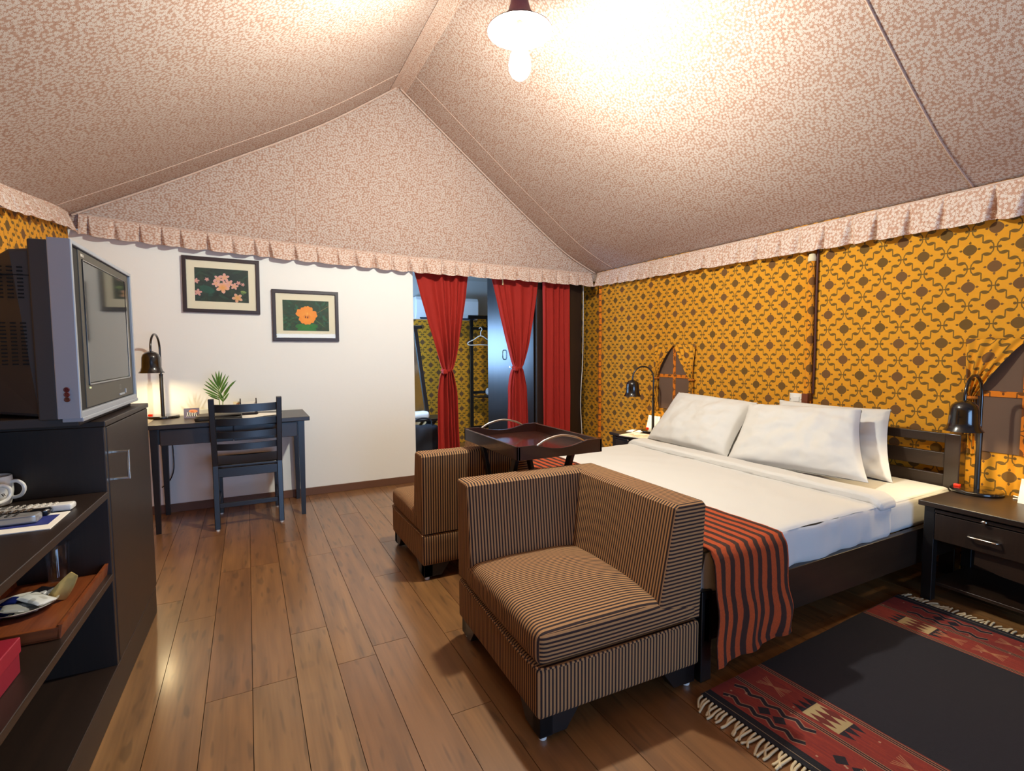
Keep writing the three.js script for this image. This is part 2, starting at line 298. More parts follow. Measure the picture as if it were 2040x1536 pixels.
{ // tent roof lining: two slopes, a gable over the far wall, one behind the camera, sewn seams
  const roof = struct('ceiling');
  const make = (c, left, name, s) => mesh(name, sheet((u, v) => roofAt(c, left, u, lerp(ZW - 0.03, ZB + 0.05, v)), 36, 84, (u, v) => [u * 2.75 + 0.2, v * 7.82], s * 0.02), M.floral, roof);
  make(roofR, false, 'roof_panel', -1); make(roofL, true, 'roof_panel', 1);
  for (const z of [-4.40, -1.36, 0.2]) for (const [c, left] of [[roofR, false], [roofL, true]]) {
    const pts = []; for (let i = 0; i <= 20; i++) { const p = roofAt(c, left, 0.03 + i / 20 * 0.96, z), k = left ? 0.7 : -0.7; pts.push([p[0] + k * 0.0016, p[1] - 0.0016, p[2]]); }
    mesh('seam', tube(pts, z === -1.36 ? 0.0048 : 0.0028, 60, 6), M.floralHem, roof);
  }
  mesh('ridge_band', sheet((u, v) => { const z = lerp(ZW, ZB, v), p = u < 0.5 ? roofAt(roofL, true, lerp(0.965, 1, u * 2), z) : roofAt(roofR, false, lerp(1, 0.97, u * 2 - 1), z); return [p[0], p[1] - 0.004 - 0.002 * Math.abs(noise(u * 3, z * 5)), p[2]]; }, 12, 90, (u, v) => [u * 0.3, v * 7.74 + 0.13]), M.floralHem, roof);
  const gable = (z, s) => sheet((u, v) => { const x = lerp(XL - 0.02, XR + 0.03, u), y1 = roofY(clamp(x, -1.1, 3.5)) + (x < 1.3 ? (leftEave(z) - 2.23) * 0 : 0); const y0 = lerp(2.14, 2.02, smooth(-1.1, 1.2, x)), y = lerp(y0, y1 + 0.01, v); return [x, y, z + s * (0.010 * noise(x * 2.2, y * 1.3) + 0.012 * Math.sin((x - y * 0.4) * 5.3) * (1 - v) * v)]; }, 90, 26, (u, v) => { const x = lerp(XL, XR, u); return [x + 0.31, lerp(2.02, roofY(clamp(x, -1.1, 3.5)), v)]; }, s * 0.02);
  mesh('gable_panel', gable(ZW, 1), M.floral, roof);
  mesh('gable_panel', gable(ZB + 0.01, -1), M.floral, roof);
  for (const x of [1.83, 0.41]) mesh('seam', tube([0, 1, 2, 3, 4, 5, 6, 7, 8].map(i => { const y = lerp(2.12, roofY(x) - 0.03, i / 8), v = (y - 2.02) / (roofY(x) + 0.01 - 2.02); return [x, y, ZW + 0.001 + 0.010 * noise(x * 2.2, y * 1.3) + 0.012 * Math.sin((x - y * 0.4) * 5.3) * (1 - v) * v]; }), 0.0028, 20, 6), M.floralHem, roof);
  // hems where the slopes meet the gable
  for (const [c, left] of [[roofR, false], [roofL, true]]) { const pts = []; for (let i = 0; i <= 24; i++) { const p = roofAt(c, left, 0.03 + i / 24 * 0.96, ZW + 0.02); pts.push([p[0], p[1] - 0.012, p[2]]); } mesh('hem', tube(pts, 0.008, 60, 6), M.floralHem, roof); }
}
{ // white plastered wall behind the desk, ends at the dressing area
  structMesh('wall_far', bb(XL - 0.1, 1.405, 0, 2.13, ZW - 0.12, ZW, 0.004), M.plaster);
  structMesh('baseboard_far', bb(XL, 1.408, 0, 0.066, ZW, ZW + 0.014, 0.002), M.baseboard);
  const wr = struct('wall_right');
  mesh('wall_cloth', metres(new THREE.BoxGeometry(0.1, 2.16, ZB + 4.65).toNonIndexed(), 2).translate(XR + 0.05, 1.08, (ZB - 4.65) / 2), M.amber, wr);
  mesh('wall_cloth', metres(new THREE.BoxGeometry(0.1, 2.16, 2.3).toNonIndexed(), 2).translate(XR + 0.17, 1.08, -5.7), M.amber, wr);
  mesh('edge_strip', sheet((u, v) => [XR - 0.004 - 0.016 * Math.sin(u * PI), 2.0 * v, -4.655 + 0.05 * u + 0.006 * noise(v * 6, 1)], 8, 40, (u, v) => [u * 0.05, v * 2]), M.orange, wr);
  const wl = struct('wall_left');
  mesh('wall_cloth', metres(new THREE.BoxGeometry(0.1, 2.25, ZB + 4.75).toNonIndexed(), 2).translate(XL - 0.05, 1.125, (ZB - 4.75) / 2), M.amber, wl);
  const wb = struct('wall_back');
  for (const [x0, x1, y0, y1] of [[XL, 0.0, 0, 2.06], [2.4, XR, 0, 2.06], [0.0, 2.4, 1.75, 2.06]]) mesh('wall_cloth', metres(new THREE.BoxGeometry(x1 - x0, y1 - y0, 0.1).toNonIndexed(), 0).translate((x0 + x1) / 2, (y0 + y1) / 2, ZB + 0.05), M.amber, wb);
  const d = struct('door_1');
  for (const [x0, x1, y0, y1] of [[0, 0.07, 0, 1.75], [2.33, 2.4, 0, 1.75], [1.17, 1.23, 0, 1.75], [0.07, 1.17, 1.68, 1.75], [1.23, 2.33, 1.68, 1.75], [0.07, 1.17, 0, 0.12], [1.23, 2.33, 0, 0.12]]) mesh('door_frame', bb(x0, x1, y0, y1, ZB + 0.02, ZB + 0.08), M.dark, d);
  for (const [x0, x1] of [[0.07, 1.17], [1.23, 2.33]]) mesh('glass', new THREE.PlaneGeometry(x1 - x0, 1.56).translate((x0 + x1) / 2, 0.9, ZB + 0.05), M.glass, d);
}
{ // dressing area behind the curtains
  structMesh('wall_dressing_far', metres(new THREE.BoxGeometry(3.2, 1.74, 0.1).toNonIndexed(), 0).translate(2.15, 0.87, -6.55), M.amber);
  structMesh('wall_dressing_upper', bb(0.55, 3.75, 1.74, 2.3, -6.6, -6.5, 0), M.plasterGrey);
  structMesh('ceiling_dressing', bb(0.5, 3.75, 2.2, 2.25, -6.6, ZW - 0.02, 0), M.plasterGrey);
  const w = struct('wall_dressing_left');
  for (const [y0, y1, z0, z1] of [[0, 0.95, -6.6, -4.856], [1.65, 2.25, -6.6, -4.856], [0.95, 1.65, -6.6, -5.70], [0.95, 1.65, -4.92, -4.856]]) mesh('wall_panel', bb(0.58, 0.68, y0, y1, z0, z1, 0), M.plaster, w);
  const wi = struct('window_1');
  for (const [y0, y1, z0, z1] of [[0.95, 0.99, -5.7, -4.92], [1.61, 1.65, -5.7, -4.92], [0.99, 1.61, -5.7, -5.66], [0.99, 1.61, -4.96, -4.92], [0.99, 1.61, -5.33, -5.29]]) mesh('window_frame', bb(0.6, 0.66, y0, y1, z0, z1, 0.003), M.dark, wi);
  for (const z of [-5.495, -5.125]) mesh('pane', new THREE.PlaneGeometry(0.33, 0.62).rotateY(PI / 2).translate(0.63, 1.30, z), M.glass, wi);
}
// ------------------------------------------------------------------ ruffled valances
function valance(label, at, len, outward, bottom, top, seed, step) {
  // at(s) -> [x, z] along the wall, outward -> unit [x, z] into the room
  const r = rng(seed), pl = []; for (let s = 0.05; s < len; s += step * (0.75 + r() * 0.55)) pl.push([s, 0.6 + 0.6 * r(), 0.007 + 0.010 * r()]);
  const g = sheet((u, v) => {
    const s = u * len, [x, z] = at(s); let dip = 0, lift = 0;
    for (const [c, a, w] of pl) { const q = Math.abs(s - c); if (q < 0.12) { dip += a * Math.exp(-((q / (w * (0.35 + 1.5 * v))) ** 2)); lift += a * Math.exp(-((q / 0.03) ** 2)); } }
    const out = 0.016 + 0.045 * v + 0.010 * v * noise(s * 7, seed) - 0.046 * dip * Math.min(1, v * 1.4);
    const y = lerp(top(s), bottom(s) + 0.014 * lift - 0.006 * noise(s * 9, 3 + seed), v);
    return [x + outward[0] * out, y, z + outward[1] * out];
  }, Math.round(len * 300), 8, (u, v) => [u * len, v * 0.16]);
  const t = thing('valance', label, 'valance', [0, 0, 0], 0); mesh('ruffle', g, M.floralHem, t);
  const seamPts = []; for (let i = 0; i <= 60; i++) { const s = i / 60 * len, [x, z] = at(s); seamPts.push([x + outward[0] * 0.014, top(s), z + outward[1] * 0.014]); }
  mesh('hem', tube(seamPts, 0.006, 120, 6), M.floralHem, t);
}
const farBottom = s => { const x = XL + 0.07 + s; return x < -0.617 ? lerp(2.09, 2.055, (x + 1.08) / 0.46) : x < 0.28 ? lerp(2.055, 2.012, (x + 0.617) / 0.9) : x < 1.42 ? lerp(2.012, 1.975, (x - 0.28) / 1.14) : lerp(1.975, 1.952, (x - 1.42) / 2.08); };
valance('pink floral ruffled valance across the far gable above the pictures and red curtains', s => [XL + 0.07 + s, ZW + 0.012], 4.46, [0, 1], farBottom, s => farBottom(s) + 0.15, 3, 0.15);
valance('pink floral ruffled valance along the top of the amber wall behind the bed', s => [XR - 0.005, ZW + 0.075 + s], 7.7, [-1, 0], s => lerp(1.95, 1.90, clamp(s / 3.6, 0, 1)), s => 2.10, 8, 0.17);
valance('pink floral ruffled valance above the television on the left wall', s => [XL + 0.005, ZW + 0.075 + s], 7.7, [1, 0], s => leftEave(ZW + 0.02 + s) - 0.13, s => leftEave(ZW + 0.02 + s) + 0.01, 12, 0.15);

// ------------------------------------------------------------------ striped corner chairs
function cornerChair(flip, name, label, pos, W, D) {
  // local: x 0 open side .. 0.69 bed side, z 0 open front .. 0.80 (away) back
  const t = thing(name, label, 'chair', pos, flip ? 0 : -0.028), CD = D - 0.08;
  const Z = g => flip ? g : mirrorZ(g);      // chair runs towards -z unless flipped
  const uvs = (g, f) => { g = g.index ? g.toNonIndexed() : g; const p = g.attributes.position, n = g.attributes.normal, uv = new Float32Array(p.count * 2); for (let i = 0; i < p.count; i++) { const s = f([p.getX(i), p.getY(i), p.getZ(i)], [n.getX(i), n.getY(i), n.getZ(i)]); uv[2 * i] = s[0]; uv[2 * i + 1] = s[1]; } g.setAttribute('uv', new THREE.BufferAttribute(uv, 2)); return g; };
  mesh('base', Z(softBox(W, 0.170, D, 0.016, [10, 4, 10], null, (p, a) => Math.abs(a[2]) > 0.5 ? [p[0], p[1]] : [p[2], p[1]]).translate(W / 2, 0.170, D / 2)), M.stripe, t);
  const cushion = softBox(W - 0.004, 0.108, CD, 0.030, [16, 3, 18], (p, a) => {
    const q = [...p]; if (p[1] > 0) { const ex = clamp((W / 2 - Math.abs(p[0] + 0.07)) / 0.24, 0, 1), ez = clamp((CD / 2 - Math.abs(p[2])) / 0.24, 0, 1); q[1] += 0.036 * Math.sqrt(Math.max(0, ex * ez)); q[1] -= 0.024 * smooth(0.05, 0.34, p[0]) * (p[2] < -0.2 ? 1 : 0.6); }
    const ey = Math.max(0, 1 - (p[1] / 0.054) ** 2); q[2] += Math.sign(p[2]) * 0.008 * ey * Math.max(0, 1 - (2 * p[0] / W) ** 4) * smooth(CD * 0.3, CD * 0.5, Math.abs(p[2])); q[0] += Math.sign(p[0]) * 0.010 * ey * Math.max(0, 1 - (2 * p[2] / CD) ** 4) * smooth(W * 0.3, W * 0.5, Math.abs(p[0])); return q;
  }, (p, a) => Math.abs(a[2]) > 0.5 ? [-CD / 2 - (0.04 - p[1]), p[0]] : [p[2], p[0] + p[1]]).translate(W / 2, 0.309, CD / 2 + 0.002);
  mesh('seat_cushion', Z(cushion), M.stripe, t);
  const pipe = []; for (const [x, z] of [[0.004, 0.66], [0.004, 0.02], [0.02, 0.004], [W - 0.02, 0.004]]) pipe.push([x - 0.004, 0.256, z - 0.004]);
  mesh('piping', Z(tube(pipe, 0.004, 60, 6)), M.stripe, t);
  // back on the bed side: leaning profile pushed along z
  const side = prism([[W, 0.262], [W + 0.022, 0.685], [W + 0.008, 0.70], [W - 0.11, 0.70], [W - 0.126, 0.689], [W - 0.200, 0.33], [W - 0.19, 0.28]], D, 0.014, 4);
  mesh('side_back', Z(uvs(side, (p, n) => Math.abs(n[2]) > 0.75 ? [p[1], p[0]] : [p[2], p[1]])), M.stripe, t);
  const rr = prism([[-D, 0.262], [-D - 0.006, 0.685], [-D + 0.006, 0.70], [-D + 0.105, 0.70], [-D + 0.122, 0.689], [-D + 0.165, 0.33], [-D + 0.16, 0.28]], W - 0.06, 0.014, 4).rotateY(PI / 2);
  mesh('rear_back', Z(uvs(rr, (p, n) => Math.abs(n[0]) > 0.75 ? [p[2], p[1]] : [p[0], p[1]])), M.stripe, t);
  for (const [x, z, sx, sz] of [[0.012, 0.012, 1, 1], [W - 0.012, 0.012, -1, 1], [0.012, D - 0.012, 1, -1], [W - 0.012, D - 0.012, -1, -1]]) {
    const o = [[0, 0], [0.10, 0], [0.15, 0.068], [0, 0.068]];
    const g = join([prism(o.map(([p, q]) => [x + sx * p, q + 0.018]), 0.05, 0.003).translate(0, 0, sz > 0 ? z : z - 0.05), prism(o.map(([p, q]) => [-(z + sz * p), q + 0.018]), 0.05, 0.003).rotateY(PI / 2).translate(sx > 0 ? x : x - 0.05, 0, 0)]);
    const f = mesh('foot', Z(g), M.black, t);
    mesh('glide', Z(cyl(0.016, 0.013, 0.02, x + sx * 0.022, 0.010, z + sz * 0.022, 18)), M.whitePlastic, f);
  }
  return t;
}
cornerChair(false, 'corner_chair', 'near brown and tan striped corner chair facing the camera at the foot of the bed', [0.770, 0, -1.325], 0.682, 0.735);
cornerChair(true, 'corner_chair', 'far brown and tan striped corner chair, its back turned to the tray table', [0.803, 0, -3.265], 0.65, 0.645);

// ------------------------------------------------------------------ butler's tray on a folding stand
{
  const x0 = 1.085, x1 = 1.56, z0 = -2.70, z1 = -2.045, y = 0.812, t = thing('tray_table', 'dark wooden tray with steel handles on crossed legs between the two striped chairs', 'tray table', [(x0 + x1) / 2, 0, (z0 + z1) / 2]);
  const hw = (x1 - x0) / 2, hd = (z1 - z0) / 2;
  mesh('tray_floor', bb(-hw + 0.01, hw - 0.01, y - 0.062, y - 0.05, -hd + 0.01, hd - 0.01, 0.002), M.mahogany, t);
  for (const s of [-1, 1]) {
    mesh('tray_side', bx(0.014, 0.065, 2 * hd, s * (hw - 0.007), y - 0.0345, 0), M.mahogany, t);
    // end boards dip in the middle for the handles
    const o = [[-hw, 0], [hw, 0], [hw, 0.067], [0.16, 0.067]]; for (let i = 0; i <= 10; i++) o.push([lerp(0.15, -0.15, i / 10), 0.067 - 0.026 * Math.sin(i / 10 * PI)]); o.push([-0.16, 0.067], [-hw, 0.067]);
    const e = mesh('tray_end', prism(o, 0.016, 0.002).translate(0, y - 0.067, s * (hd - 0.008) - 0.008), M.mahogany, t);
    mesh('handle', tube([[-0.13, y - 0.004, s * (hd - 0.008)], [-0.09, y + 0.016, s * (hd - 0.008)], [0, y + 0.033, s * (hd - 0.008)], [0.09, y + 0.016, s * (hd - 0.008)], [0.13, y - 0.004, s * (hd - 0.008)]], 0.0055, 40, 10), M.chrome, e);
  }
  for (const s of [-1, 1]) { const xx = s * 0.16 - 0.035; mesh('leg', bar([xx, 0.0, -0.10], [xx, y - 0.064, 0.23], 0.022, 0.036), M.black, t); mesh('leg', bar([xx * 0.84 - 0.006, 0.0, 0.14], [xx * 0.84 - 0.006, y - 0.064, -0.23], 0.022, 0.036), M.black, t); }
  for (const [x, yy] of [[0.222, y - 0.078], [-0.222, y - 0.078], [-0.055, 0.08], [0.09, 0.08]]) mesh('stretcher', bx(0.30, 0.022, 0.02, -0.035, yy, x), M.black, t);
}

// ------------------------------------------------------------------ bed
const BZ0 = -1.315, BZ1 = -3.20, BX0 = 1.468, BX1 = 3.42;
{
  const t = thing('bed', 'dark wooden double bed frame with slatted headboard on the amber wall', 'bed', [0, 0, 0]);
  for (const z of [BZ0 - 0.028, BZ1 + 0.028]) mesh('foot_post', bb(BX0, BX0 + 0.055, 0, 0.352, z - 0.028, z + 0.028, 0.004), M.black, t);
  for (const z of [-1.355, -2.35, -3.215]) mesh('head_post', bb(3.40, 3.47, 0, z === -1.355 ? 0.785 : 0.812, z - 0.036, z + 0.036, 0.005), M.darkGloss, t);
  for (const [y0, y1] of [[0.728, 0.78], [0.588, 0.672], [0.46, 0.552], [0.30, 0.42]]) mesh('headboard_rail', bb(3.42, 3.45, y0, y1, -3.215, -1.355, 0.004), M.dark, t);
  for (const z of [BZ0, BZ1]) mesh('side_rail', bb(BX0 + 0.05, 3.42, 0.155, 0.336, z, z + (z === BZ0 ? -0.03 : 0.03), 0.004), M.dark, t);
  mesh('foot_rail', bb(BX0 + 0.012, BX0 + 0.042, 0.155, 0.325, BZ1, BZ0, 0.004), M.dark, t);
  for (let i = 0; i < 8; i++) mesh('slat', bx(0.09, 0.018, 1.82, 1.62 + i * 0.24, 0.305, (BZ0 + BZ1) / 2), M.dark, t);
}
const drape = (amp, f, s) => (p, a) => { const q = [...p]; const k = noise(p[0] * f + s, p[2] * f, p[1] * f); if (a[1] > 0.5) q[1] += amp * 0.35 * k + amp * 0.3 * noise(p[0] * 2, p[2] * 2, s); else if (Math.abs(a[2]) > 0.5) q[2] += amp * (k + 0.7 * noise(p[0] * f * 1.8 + p[1] * 3, s)); else if (Math.abs(a[0]) > 0.5) q[0] += amp * noise(p[2] * f * 1.6, s, p[1]); return q; };
{
  const m = thing('mattress', 'white mattress in a fitted sheet on the dark bed frame, bare beside the pillows', 'mattress', [0, 0, 0]);
  mesh('fitted_sheet', softBox(1.90, 0.17, 1.83, 0.035, [40, 4, 40], drape(0.007, 6, 3)).translate(2.455, 0.41, (BZ0 + BZ1) / 2), M.white, m);
  const s = thing('bed_sheet', 'white top sheet spread over the bed with a folded-back band below the pillows', 'sheet', [0, 0, 0]);
  mesh('spread', softBox(1.30, 0.185, 1.862, 0.04, [44, 6, 60], (p, a) => { const q = drape(0.016, 8, 9)(p, a); if (p[1] < -0.05) { q[1] += 0.012 * noise(p[0] * 8, p[2] * 8) ; } return q; }).translate(2.13, 0.4135, (BZ0 + BZ1) / 2 + 0.004), M.white, s);
  mesh('turned_back_band', softBox(0.15, 0.05, 1.876, 0.0245, [5, 2, 60], (p) => { const q = [...p]; q[1] += 0.003 * noise(p[2] * 6, p[0] * 9) - (Math.abs(p[2]) > 0.88 ? (Math.abs(p[2]) - 0.88) * 0.5 : 0); q[0] += 0.008 * noise(p[2] * 2.4, 4) - 0.02 * p[2]; return q; }).translate(2.735, 0.521, (BZ0 + BZ1) / 2 + 0.004), M.white, s);
  // runner over the foot of the bed, hanging down the near side
  const path = [[0.085, -1.262], [0.20, -1.256], [0.33, -1.262], [0.43, -1.268], [0.485, -1.278], [0.511, -1.305], [0.516, -1.36], [0.5155, -1.6], [0.5155, -2.2], [0.5155, -2.9], [0.514, -3.16], [0.505, -3.215], [0.47, -3.236], [0.30, -3.245], [0.12, -3.25]];
  const c = new THREE.CatmullRomCurve3(path.map(p => V(0, p[0], p[1])), false, 'centripetal');
  const rn = thing('bed_runner', 'orange and dark brown striped woven runner across the foot of the bed', 'bed runner', [0, 0, 0]);
  mesh('cloth', sheet((u, v) => {
    const p = c.getPointAt(v), hang = p.z > -1.30 ? 1 : p.z < -3.2 ? 1 : 0, low = smooth(0.5, 0.1, p.y) * hang;
    const w = 0.41 + 0.02 * low, x = 1.475 + (p.z < -1.3 ? 0.01 : 0) + u * w + low * 0.018 * noise(p.y * 7, u * 2, 1) + 0.010 * low * Math.sin(p.y * 26 + u * 2);
    const fold = low * (0.012 * Math.sin(u * 15 + p.y * 5) + 0.012 * noise(u * 5, p.y * 7)); const bot = smooth(0.15, 0.085, p.y) * hang * u * 0.035;
    return [x, p.y + 0.002 + bot + (hang ? 0 : 0.002 * noise(u * 6, v * 40)), p.z + (p.z > -2 ? 1 : -1) * (0.006 + Math.max(-0.004, fold))];
  }, 60, 150, (u, v) => [u * 0.41, v * 2.6], 0.004), M.runner, rn);
}
function pillowGeo(w, h, t, seed, tilt) {
  const N = 44, g = [];
  for (const s of [1, -1]) g.push(sheet((u, v) => {
    const a = 2 * u - 1, b = 2 * v - 1, e = (1 - a ** 6) * (1 - b ** 6), th = t / 2 * Math.pow(Math.max(0, (1 - Math.abs(a) ** 2.6) * (1 - Math.abs(b) ** 2.4)), 0.42);
    const pin = 1 - 0.045 * (1 - a * a) , pin2 = 1 - 0.06 * (1 - b * b);
    const wr = 0.020 * noise(a * 3.2 + seed, b * 3.2) * e + 0.008 * noise(a * 9 + seed, b * 5 + a * 4) * e + 0.010 * Math.max(0, noise((a + b) * 2.2 + seed, (a - b) * 7)) * Math.abs(a * b) ;
    return [a * w / 2 * pin2 - 0.13 * Math.max(0, a) * (b + 1) / 2 * tilt, b * h / 2 * pin, s * (th + wr + 0.002)];
  }, N, N, (u, v) => [u * w, v * h]));
  const q = g[1].index.array; for (let i = 0; i < q.length; i += 3) { const x = q[i + 1]; q[i + 1] = q[i + 2]; q[i + 2] = x; } g[1].computeVertexNormals();
  return join(g);
}
function pillow(label, w, h, th, seed, [x, y, z], lean, roll = 0, yaw = 0, tilt = 0.3) {
  const t = thing('pillow', label, 'pillow', [x, y, z], 0, 'white pillows against the headboard');
  const g = pillowGeo(w, h, th, seed, tilt).rotateZ(roll).rotateX(-lean).rotateY(-PI / 2 + yaw); // leans back against the wall on the right
  g.computeBoundingBox(); g.translate(0, -g.boundingBox.min.y, 0);
  mesh('pillow_cover', g, M.white, t);
}
pillow('white pillow nearest the camera, in front of the right stack', 0.84, 0.465, 0.18, 1, [3.02, 0.500, -1.965], 0.66, 0.045, 0.10, 1.1);
pillow('white pillow at the far end of the bed, front of the left stack', 0.82, 0.485, 0.18, 4, [3.04, 0.502, -2.775], 0.72, -0.03, -0.03);
pillow('white pillow tucked behind the nearest pillow, only its edge showing', 0.80, 0.43, 0.14, 7, [3.275, 0.497, -1.94], 0.42, 0.0, 0.03, 0.8);
pillow('white pillow tucked behind the far front pillow against the headboard', 0.82, 0.36, 0.13, 9, [3.29, 0.497, -2.74], 0.42, 0.02, 0, 0.3);

// ------------------------------------------------------------------ bedside tables, rug
function bedside(label, z0) { // z0: edge nearer the camera... table runs from z0 towards +z by 0.49
  const t = thing('bedside_table', label, 'bedside table', [2.96, 0, z0]), L = 0.49, D = 0.47;
  mesh('table_top', bb(-0.012, D, 0.474, 0.5, -0.012, L + 0.012, 0.004), M.dark, t);
  for (const [x, z] of [[0.012, 0.006], [0.012, L - 0.05], [D - 0.05, 0.006], [D - 0.05, L - 0.05]]) mesh('leg', bb(x, x + 0.044, 0, 0.474, z, z + 0.044, 0.003), M.black, t);
  const sl = mesh('pull_out_shelf', bb(0.004, 0.40, 0.449, 0.465, 0.054, L - 0.054, 0.002), M.dark, t);
  mesh('knob', new THREE.SphereGeometry(0.009, 16, 12).scale(0.8, 1, 1.3).translate(-0.006, 0.458, 0.245), M.chrome, sl);
  const dr = mesh('drawer', bb(0.010, 0.40, 0.312, 0.444, 0.052, L - 0.052, 0.003), M.dark, t);
  mesh('handle', tube([[0.010, 0.376, 0.19], [-0.014, 0.376, 0.195], [-0.016, 0.376, 0.245], [-0.014, 0.376, 0.295], [0.010, 0.376, 0.30]], 0.005, 30, 8), M.chrome, dr);
  for (const z of [0.016, L - 0.032]) mesh('side_panel', bb(0.05, D - 0.04, 0.30, 0.474, z, z + 0.016, 0.002), M.dark, t);
  mesh('back_panel', bb(D - 0.03, D - 0.012, 0.06, 0.474, 0.05, L - 0.05, 0.002), M.dark, t);
  // lower box set back behind the front legs, its lower front edge curved
  mesh('lower_box', prism([[0.20, 0.235], [0.30, 0.215], [L - 0.05, 0.205], [L - 0.05, 0.311], [0.20, 0.311]], 0.36, 0.003).rotateY(-PI / 2).translate(0.40, 0, 0), M.dark, t);
  mesh('bottom_shelf', bb(0.06, D - 0.03, 0.07, 0.086, 0.03, L - 0.03, 0.002), M.dark, t);
  return t;
}
const nearTable = bedside('dark wooden bedside table with steel drawer handle beside the rug', -1.29);
copy(nearTable, [2.96, 0, -3.745], 0, 'dark wooden bedside table on the far side of the bed, magazine on top');
{
  // flat-woven rug: red bands with motifs at both ends, near-black field
  const L = 1.475, W = 0.98;
  const tex = canvasTex(1536, 1024, (c, CW, CH) => {
    const k = CW / L, r = rng(41); c.fillStyle = '#1d1823'; c.fillRect(0, 0, CW, CH);
    for (let i = 0; i < 2600; i++) { c.fillStyle = r() < .5 ? 'rgba(60,54,74,0.10)' : 'rgba(8,6,12,0.12)'; c.fillRect(r() * CW, r() * CH, 2, 10 + r() * 30); }
    const end = () => { // band from x = 0 to 0.345 m, drawn in metres
      c.save(); c.scale(k, k);
      const g = (x, w, col) => { c.fillStyle = col; c.fillRect(x, 0, w, W); };
      g(0, 0.05, '#17131c'); g(0.020, 0.003, '#a8906c'); g(0.05, 0.30, '#9c3324');
      for (let i = 0; i < 500; i++) { c.fillStyle = ['rgba(190,66,36,0.30)', 'rgba(120,34,42,0.28)', 'rgba(206,84,40,0.22)'][i % 3]; c.fillRect(0.05 + r() * 0.3, r() * W, 0.004, 0.02 + r() * 0.1); }
      for (const x of [0.185, 0.325]) { g(x, 0.022, '#6b2420'); for (const d of [0.000, 0.009, 0.018]) g(x + d, 0.0028, '#c89468'); g(x + 0.004, 0.004, '#241019'); g(x + 0.013, 0.004, '#241019'); }
      const zig = (x, y0, n) => { for (const [lw, col] of [[0.022, '#b98a68'], [0.014, '#1d1522']]) { c.strokeStyle = col; c.lineWidth = lw; c.lineJoin = 'bevel'; c.beginPath(); for (let i = 0; i <= n; i++) c.lineTo(x + (i & 1 ? 0.012 : -0.008), y0 + i * 0.032); c.stroke(); } };
      zig(0.078, 0.04, 9); zig(0.155, 0.03, 9); zig(0.078, 0.60, 9); zig(0.155, 0.59, 9);
      for (const y of [0.17, 0.42, 0.72]) for (const [dx, dy] of [[0, 0], [0.0, 0.055]]) { c.fillStyle = '#1f1722'; c.beginPath(); c.moveTo(0.115 + dx - 0.024, y + dy); c.lineTo(0.115, y + dy - 0.024); c.lineTo(0.139, y + dy); c.lineTo(0.115, y + dy + 0.024); c.fill(); }
      // cream hour-glass motifs between dark teeth
      for (const y of [0.30, 0.80]) {
        c.fillStyle = '#cdb57c'; c.fillRect(0.220, y - 0.060, 0.090, 0.12);
        c.fillStyle = '#7a2a20'; for (const q of [0.240, 0.270, 0.300]) for (const [a, b] of [[-0.028, 0.028]]) { c.beginPath(); c.moveTo(q - 0.015, y); c.lineTo(q, y + a * 1.6); c.lineTo(q + 0.015, y); c.lineTo(q, y + b * 1.6); c.fill(); }
        c.beginPath(); c.moveTo(0.219, y - 0.05); c.lineTo(0.226, y); c.lineTo(0.219, y + 0.05); c.fill();
        c.fillStyle = '#221a26'; for (const s of [-1, 1]) for (const q of [0.222, 0.252, 0.282]) { c.beginPath(); c.moveTo(q, y + s * 0.06); c.lineTo(q + 0.030, y + s * 0.06); c.lineTo(q + 0.015, y + s * 0.105); c.fill(); }
      }
      c.strokeStyle = '#c58a5c'; c.lineWidth = 0.0032;
      for (const [x, y] of [[0.262, 0.11], [0.262, 0.55], [0.115, 0.52], [0.262, 0.68]]) for (const s of [-1, 1]) for (const d of [0, 0.010, 0.020]) { c.beginPath(); c.moveTo(x - 0.03 + d, y + s * 0.05); c.lineTo(x, y + s * d * 0.6); c.lineTo(x + 0.03 - d, y + s * 0.05); c.stroke(); }
      for (let i = 0; i < 16; i++) { c.fillStyle = '#cfa27e'; c.fillRect(0.06 + r() * 0.25, r() * W, 0.007, 0.007); }
      c.restore();
    };
    end(); c.save(); c.translate(CW, CH); c.scale(-1, -1); end(); c.restore();
  });
  const t = thing('rug', 'red and black woven rug with cream motifs and fringed ends beside the bed', 'rug', [1.412, 0.0, -1.262], 0.052);
  mesh('woven_field', sheet((u, v) => [u * L, 0.006 + 0.0015 * noise(u * 7, v * 5), v * W], 50, 34, (u, v) => [u, 1 - v], 0.0052), std({ map: tex, roughness: 0.95, color: 0xc9c4c8, bumpMap: weave, bumpScale: 0.001 }), t);
  const r = rng(9);
  for (const e of [0, 1]) for (let i = 0; i < 66; i++) {
    const z = (i + 0.5) / 66 * W + (r() - .5) * 0.006, s = e ? 1 : -1, x = e ? L : 0, a = (r() - .5) * 0.03 + 0.008, l = (e ? 0.045 : 0.055) + r() * 0.025;
    const g = tube([[x - s * 0.004, 0.006, z], [x + s * l * 0.4, 0.006, z + a * 0.3], [x + s * l * 0.75, 0.005, z + a], [x + s * l, 0.0045, z + a * 1.5 + (r() - .5) * 0.014]], 0.0046, 10, 6);
    mesh('tassel', g, M.wick, t);
  }
}
